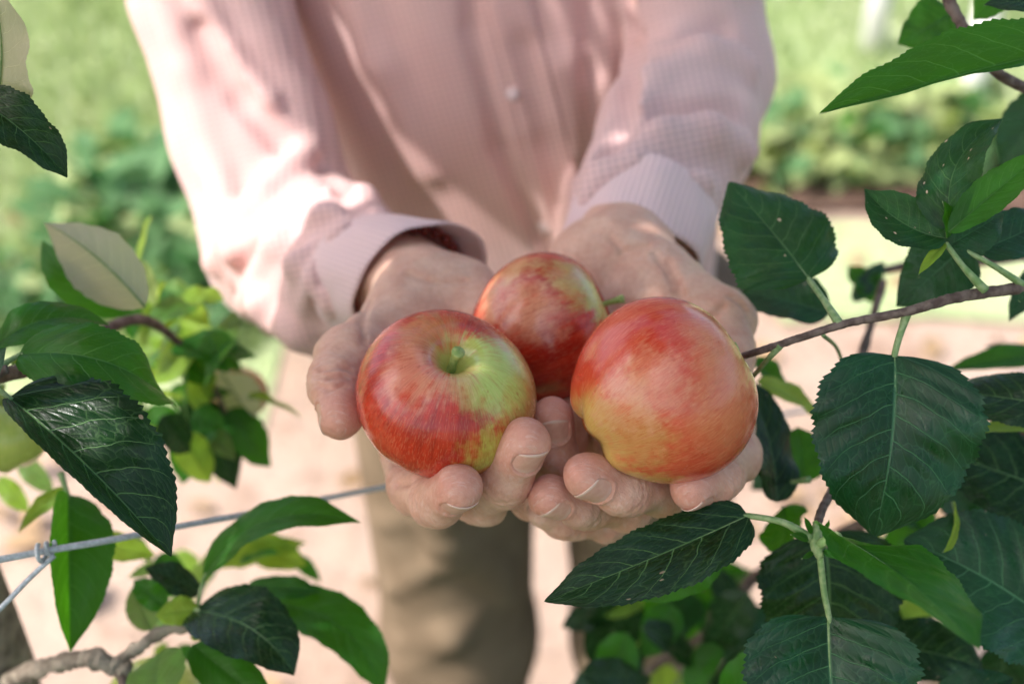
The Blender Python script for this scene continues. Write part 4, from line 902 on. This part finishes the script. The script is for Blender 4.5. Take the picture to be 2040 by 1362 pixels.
# ------------------------------------------------------------------ trellis wire
wr_ = thing('trellis_wire', 'galvanised trellis wire with a twisted knot running behind the lower left leaves', 'wire')
wp = [P(-260, 1160, .60), P(0, 1114, .625), P(95, 1096, .635), P(215, 1076, .65), P(345, 1050, .68), P(500, 1022, .715), P(640, 994, .755), P(790, 965, .80), P(1100, 905, .90), P(1500, 835, 1.0), P(2300, 700, 1.3)]
tube('wire', wp, [.0016] * 2, M_wire, wr_, n=8, seg=10)
kn = P(92, 1096, .634)
lp = [kn + V(math.cos(a), .35 * math.sin(a) + .0, .9 * math.sin(a)) * .0001 for a in (0,)]
coil = []
for i in range(26):
    a = i / 25 * 4 * math.pi; ctr = kn + (P(112, 1092, .636) - P(80, 1098, .632)) * (i / 25 - .5)
    coil.append(ctr + (V(0, 1, 0) * math.cos(a) + V(0, 0, 1) * math.sin(a)) * (.0032 + .0012 * math.sin(a * .5)))
tube('knot', coil, [.0011] * 2, M_wire, wr_, n=3, seg=8)
tube('wire', [P(108, 1106, .634), P(60, 1150, .632), P(0, 1212, .628), P(-120, 1330, .62)], [.0012] * 2, M_wire, wr_, n=6, seg=8)

# ------------------------------------------------------------------ ground and background
def mat_ground():
    g = NT('sandy_ground'); co = obj_co(g)
    n1 = g.noise(co, 1.6, 5); n2 = g.noise(co, 22, 6, .65); n3 = g.noise(co, 120, 3)
    c = g.mix(g.ramp(n1, .35, .65), (.38, .27, .20), (.45, .335, .26)); c = g.mix(g.ramp(n2, .52, .70, 0, .6), c, (.27, .17, .12))
    c = g.mix(g.ramp(n2, .25, .42, .3, 0), c, (.54, .44, .36))
    n4 = g.noise(co, 7, 4, .6, .8); c = g.mix(g.ramp(n4, .52, .68, 0, .6), c, (.22, .13, .085))  # large dark clumps paint dappled shade into the sand colour
    return g.done(g.bsdf(c, .95, .1, g.bump(g.math('ADD', n2, g.math('MULTIPLY', n3, .3)), .8, .02)))
def grid(name, x0, x1, y0, y1, n, m, z=0.0, amp=0.0, edge=0.0):
    xs = np.linspace(x0, x1, n); ys = np.linspace(y0, y1, n); X_, Y_ = np.meshgrid(xs, ys, indexing='ij')
    if edge: 
        e0 = edge * np.sin(X_ * 3.1) + edge * .6 * np.sin(X_ * 7.7 + 1); Y_ = Y_ + e0 * (1 - (Y_ - y0) / (y1 - y0))
    Z_ = z + amp * (np.sin(X_ * 2.3 + Y_) * np.sin(Y_ * 1.9) + .4 * np.sin(X_ * 7) * np.sin(Y_ * 6.1))
    i = np.arange(n - 1)[:, None]; j = np.arange(n - 1)[None]
    f_ = np.stack([i * n + j, (i + 1) * n + j, (i + 1) * n + j + 1, i * n + j + 1], -1).reshape(-1, 4)
    o = mesh(name, np.stack([X_, Y_, Z_], -1).reshape(-1, 3), f_, m); o['kind'] = 'structure'; return o
grid('ground', -300, 300, -300, 300, 30, mat_ground())
def mat_grass_sheet():
    g = NT('grass_turf'); co = obj_co(g); n1 = g.noise(co, 2.2, 5); n2 = g.noise(co, 30, 5)
    c = g.mix(g.ramp(n1, .3, .7), (.30, .38, .17), (.42, .46, .26)); c = g.mix(g.ramp(n2, .45, .7, 0, .5), c, (.48, .46, .30))
    return g.done(g.bsdf(c, .9, .15, g.bump(n2, .8, .03)))
MG = mat_grass_sheet()
grid('grass', -120, -.42, 2.05, 160, 60, MG, z=.006, edge=.12)
grid('lawn', -.40, 120, 3.15, 160, 60, MG, z=.006, edge=.10)
grid('grass_strip', .50, 9, 2.18, 2.56, 30, MG, z=.010, edge=.03)
grid('bounce_cut_strip', -40, 40, -6, .95, 60, mat_simple('bounce_cut_turf', (.035, .06, .02), (.08, .10, .045), 9, .95, .1, .8, .02), z=.012)  # dark strip out of view, added to cut ground bounce under the hands
# grass blades
def blades(name, pts, h_, m):
    n = len(pts); a = rng.uniform(0, 6.28, n); hh = h_ * rng.uniform(.5, 1.3, n); w0 = .004 + .002 * rng.random(n)
    dx = np.cos(a) * w0; dy = np.sin(a) * w0; lx = rng.normal(0, .4, n) * hh; ly = rng.normal(0, .4, n) * hh
    p = np.asarray(pts); z0 = np.zeros(n)
    v = np.stack([p + np.stack([dx, dy, z0], 1), p - np.stack([dx, dy, z0], 1), p + np.stack([lx * .4 - dx * .7, ly * .4 - dy * .7, hh * .6], 1), p + np.stack([lx, ly, hh], 1)], 1).reshape(-1, 3)
    k = np.arange(n)[:, None] * 4; f_ = np.concatenate([k + np.array([[0, 1, 2]]), k + np.array([[0, 2, 3]])]); 
    uv = np.tile(np.array([[0, .3], [0, .7], [.6, .5], [1, .5]]), (n, 1)); o = mesh(name, v, f_, m, uv=uv); o['kind'] = 'stuff'; return o
MGB = mat_leaf('grass_blade', (.30, .40, .16), (.30, .40, .16), (.50, .58, .22), 3, .6, .35, 0, vstr=0)
n = 26000; x = rng.uniform(-2.6, -.45, n); y = 2.1 + rng.uniform(0, 1, n) ** 1.3 * 3.4
tag(blades('grass_blades', np.stack([x, y, np.full(n, .006)], 1), .05, MGB), 'short sunlit grass growing left of the person', 'grass')
n = 16000; x = rng.uniform(.4, 3.2, n); y = rng.uniform(3.2, 6, n)
tag(blades('grass_blades', np.stack([x, y, np.full(n, .006)], 1), .05, MGB), 'pale lawn grass beyond the low plants at upper right', 'grass')
# low shrubs
MBG = mat_leaf('shrub_leaf', (.03, .15, .035), (.10, .20, .08), (.10, .40, .04), 12, .5, .3, 0, vstr=0)
MBL = mat_leaf('sunlit_shrub_leaf', (.30, .38, .12), (.36, .42, .18), (.45, .55, .14), 14, .45, .35, 0, vstr=0)  # lit copy of the shrub leaf, sunshine painted into its colour
def gpt(px, py):        # ground point under a pixel
    d = unit(P(px, py, 1.) - CO); t = -CAMZ / d[2]; return CO + d * t
def shrub(px, py, r, hgt, n, size, m, label, group=None):
    c = gpt(px, py); root = thing('shrub', label, 'shrub', group); root.location = Vector(c)
    pts = []
    while len(pts) < n:
        q = B([random.uniform(-1, 1), random.uniform(-1, 1), random.uniform(0, 1)])
        if q[0] ** 2 + q[1] ** 2 + (q[2] - .3) ** 2 * 1.6 < 1 + .25 * math.sin(q[0] * 7 + px) and random.random() < .35 + .65 * (np.linalg.norm(q)): pts.append(q * B([r, r, hgt]))
    pts = np.array(pts); k_ = rng.random(len(pts)) < (.62 if m is MBL else .12)
    leaf_cloud('foliage', pts[k_], size, MBL, root); leaf_cloud('foliage', pts[~k_], size, MBG, root)
    v = []; f = []
    for k in range(6):
        a = random.uniform(0, 6.28); tv, tf = tube_data([B([0, 0, -.02]), B([math.cos(a) * r * .3, math.sin(a) * r * .3, hgt * .5]), B([math.cos(a) * r * .6, math.sin(a) * r * .6, hgt * .9])], [.006, .004, .002], seg=5, n=3)
        f += [tuple(i + len(v) for i in x_) for x_ in tf]; v += tv
    mesh('stems', v, f, M_bark, root)
shrub(300, 530, .20, .26, 330, .085, MBG, 'dark green shrub in the grass beside the person\'s sleeve, farther left of two')
shrub(430, 600, .17, .22, 260, .08, MBG, 'dark green shrub right behind the sleeve elbow')
shrub(60, 640, .10, .12, 200, .05, MBG, 'small dark green clump in the grass at the left edge')
gl = 'low pale plants in a row at the upper right'
for i, (px, py, r, h_, n_, m_, lb) in enumerate(((1530, 350, .14, .17, 150, MBL, 'low pale green plant in the row nearest to the sleeve'), (1640, 335, .15, .18, 170, MBL, 'low pale green plant second from the sleeve in the row'), (1760, 330, .15, .20, 170, MBL, 'low pale green plant in the middle of the row beside the white post'),
        (1880, 328, .15, .18, 170, MBL, 'low pale green plant in the row behind the spotted leaves'), (2000, 325, .15, .18, 150, MBL, 'low pale green plant at the right end of the row'), (1560, 330, .07, .12, 70, MBG, 'small dark green plant among the pale ones behind the sleeve'), (1850, 270, .07, .12, 70, MBG, 'small dark green plant beneath the long folded leaf'))):
    shrub(px, py, r, h_, n_, .085, m_, lb, gl)
MLIT = mat_leaf('dry_leaf', (.26, .14, .06), (.36, .24, .13), (.3, .18, .05), 9, .7, .15, 0, vstr=.2)
n = 420; lit_ = leaf_cloud('leaf_litter', np.stack([rng.uniform(-1.6, 2.2, n), rng.uniform(.9, 2.6, n), np.full(n, .012)], 1), .06, MLIT); tag(lit_, 'dry brown fallen leaves scattered over the sandy ground', 'fallen leaves')
MSOIL = mat_simple('dark_soil', (.075, .045, .035), (.16, .10, .075), 14, .95, .1, .9, .02)
grid('soil_bed', .50, 9, 2.58, 2.90, 40, MSOIL, z=.014, amp=.006, edge=.03)
for (px, py, r, lb) in ((1735, 110, .030, 'white painted post standing on the lawn at the top of the picture'), (1912, 300, .028, 'white painted post behind the low plants at upper right')):
    c = gpt(px, py); po = thing('post', lb, 'post', 'white posts'); po.location = Vector(c)
    tube('shaft', [B([0, 0, -.05]), B([0, 0, 1.6])], [r, r], M_white, po, seg=20, n=6); tube('cap', [B([0, 0, 1.598]), B([0, 0, 1.64])], [r * 1.15, r * 1.1, r * .5], M_white, po, seg=20, n=3)
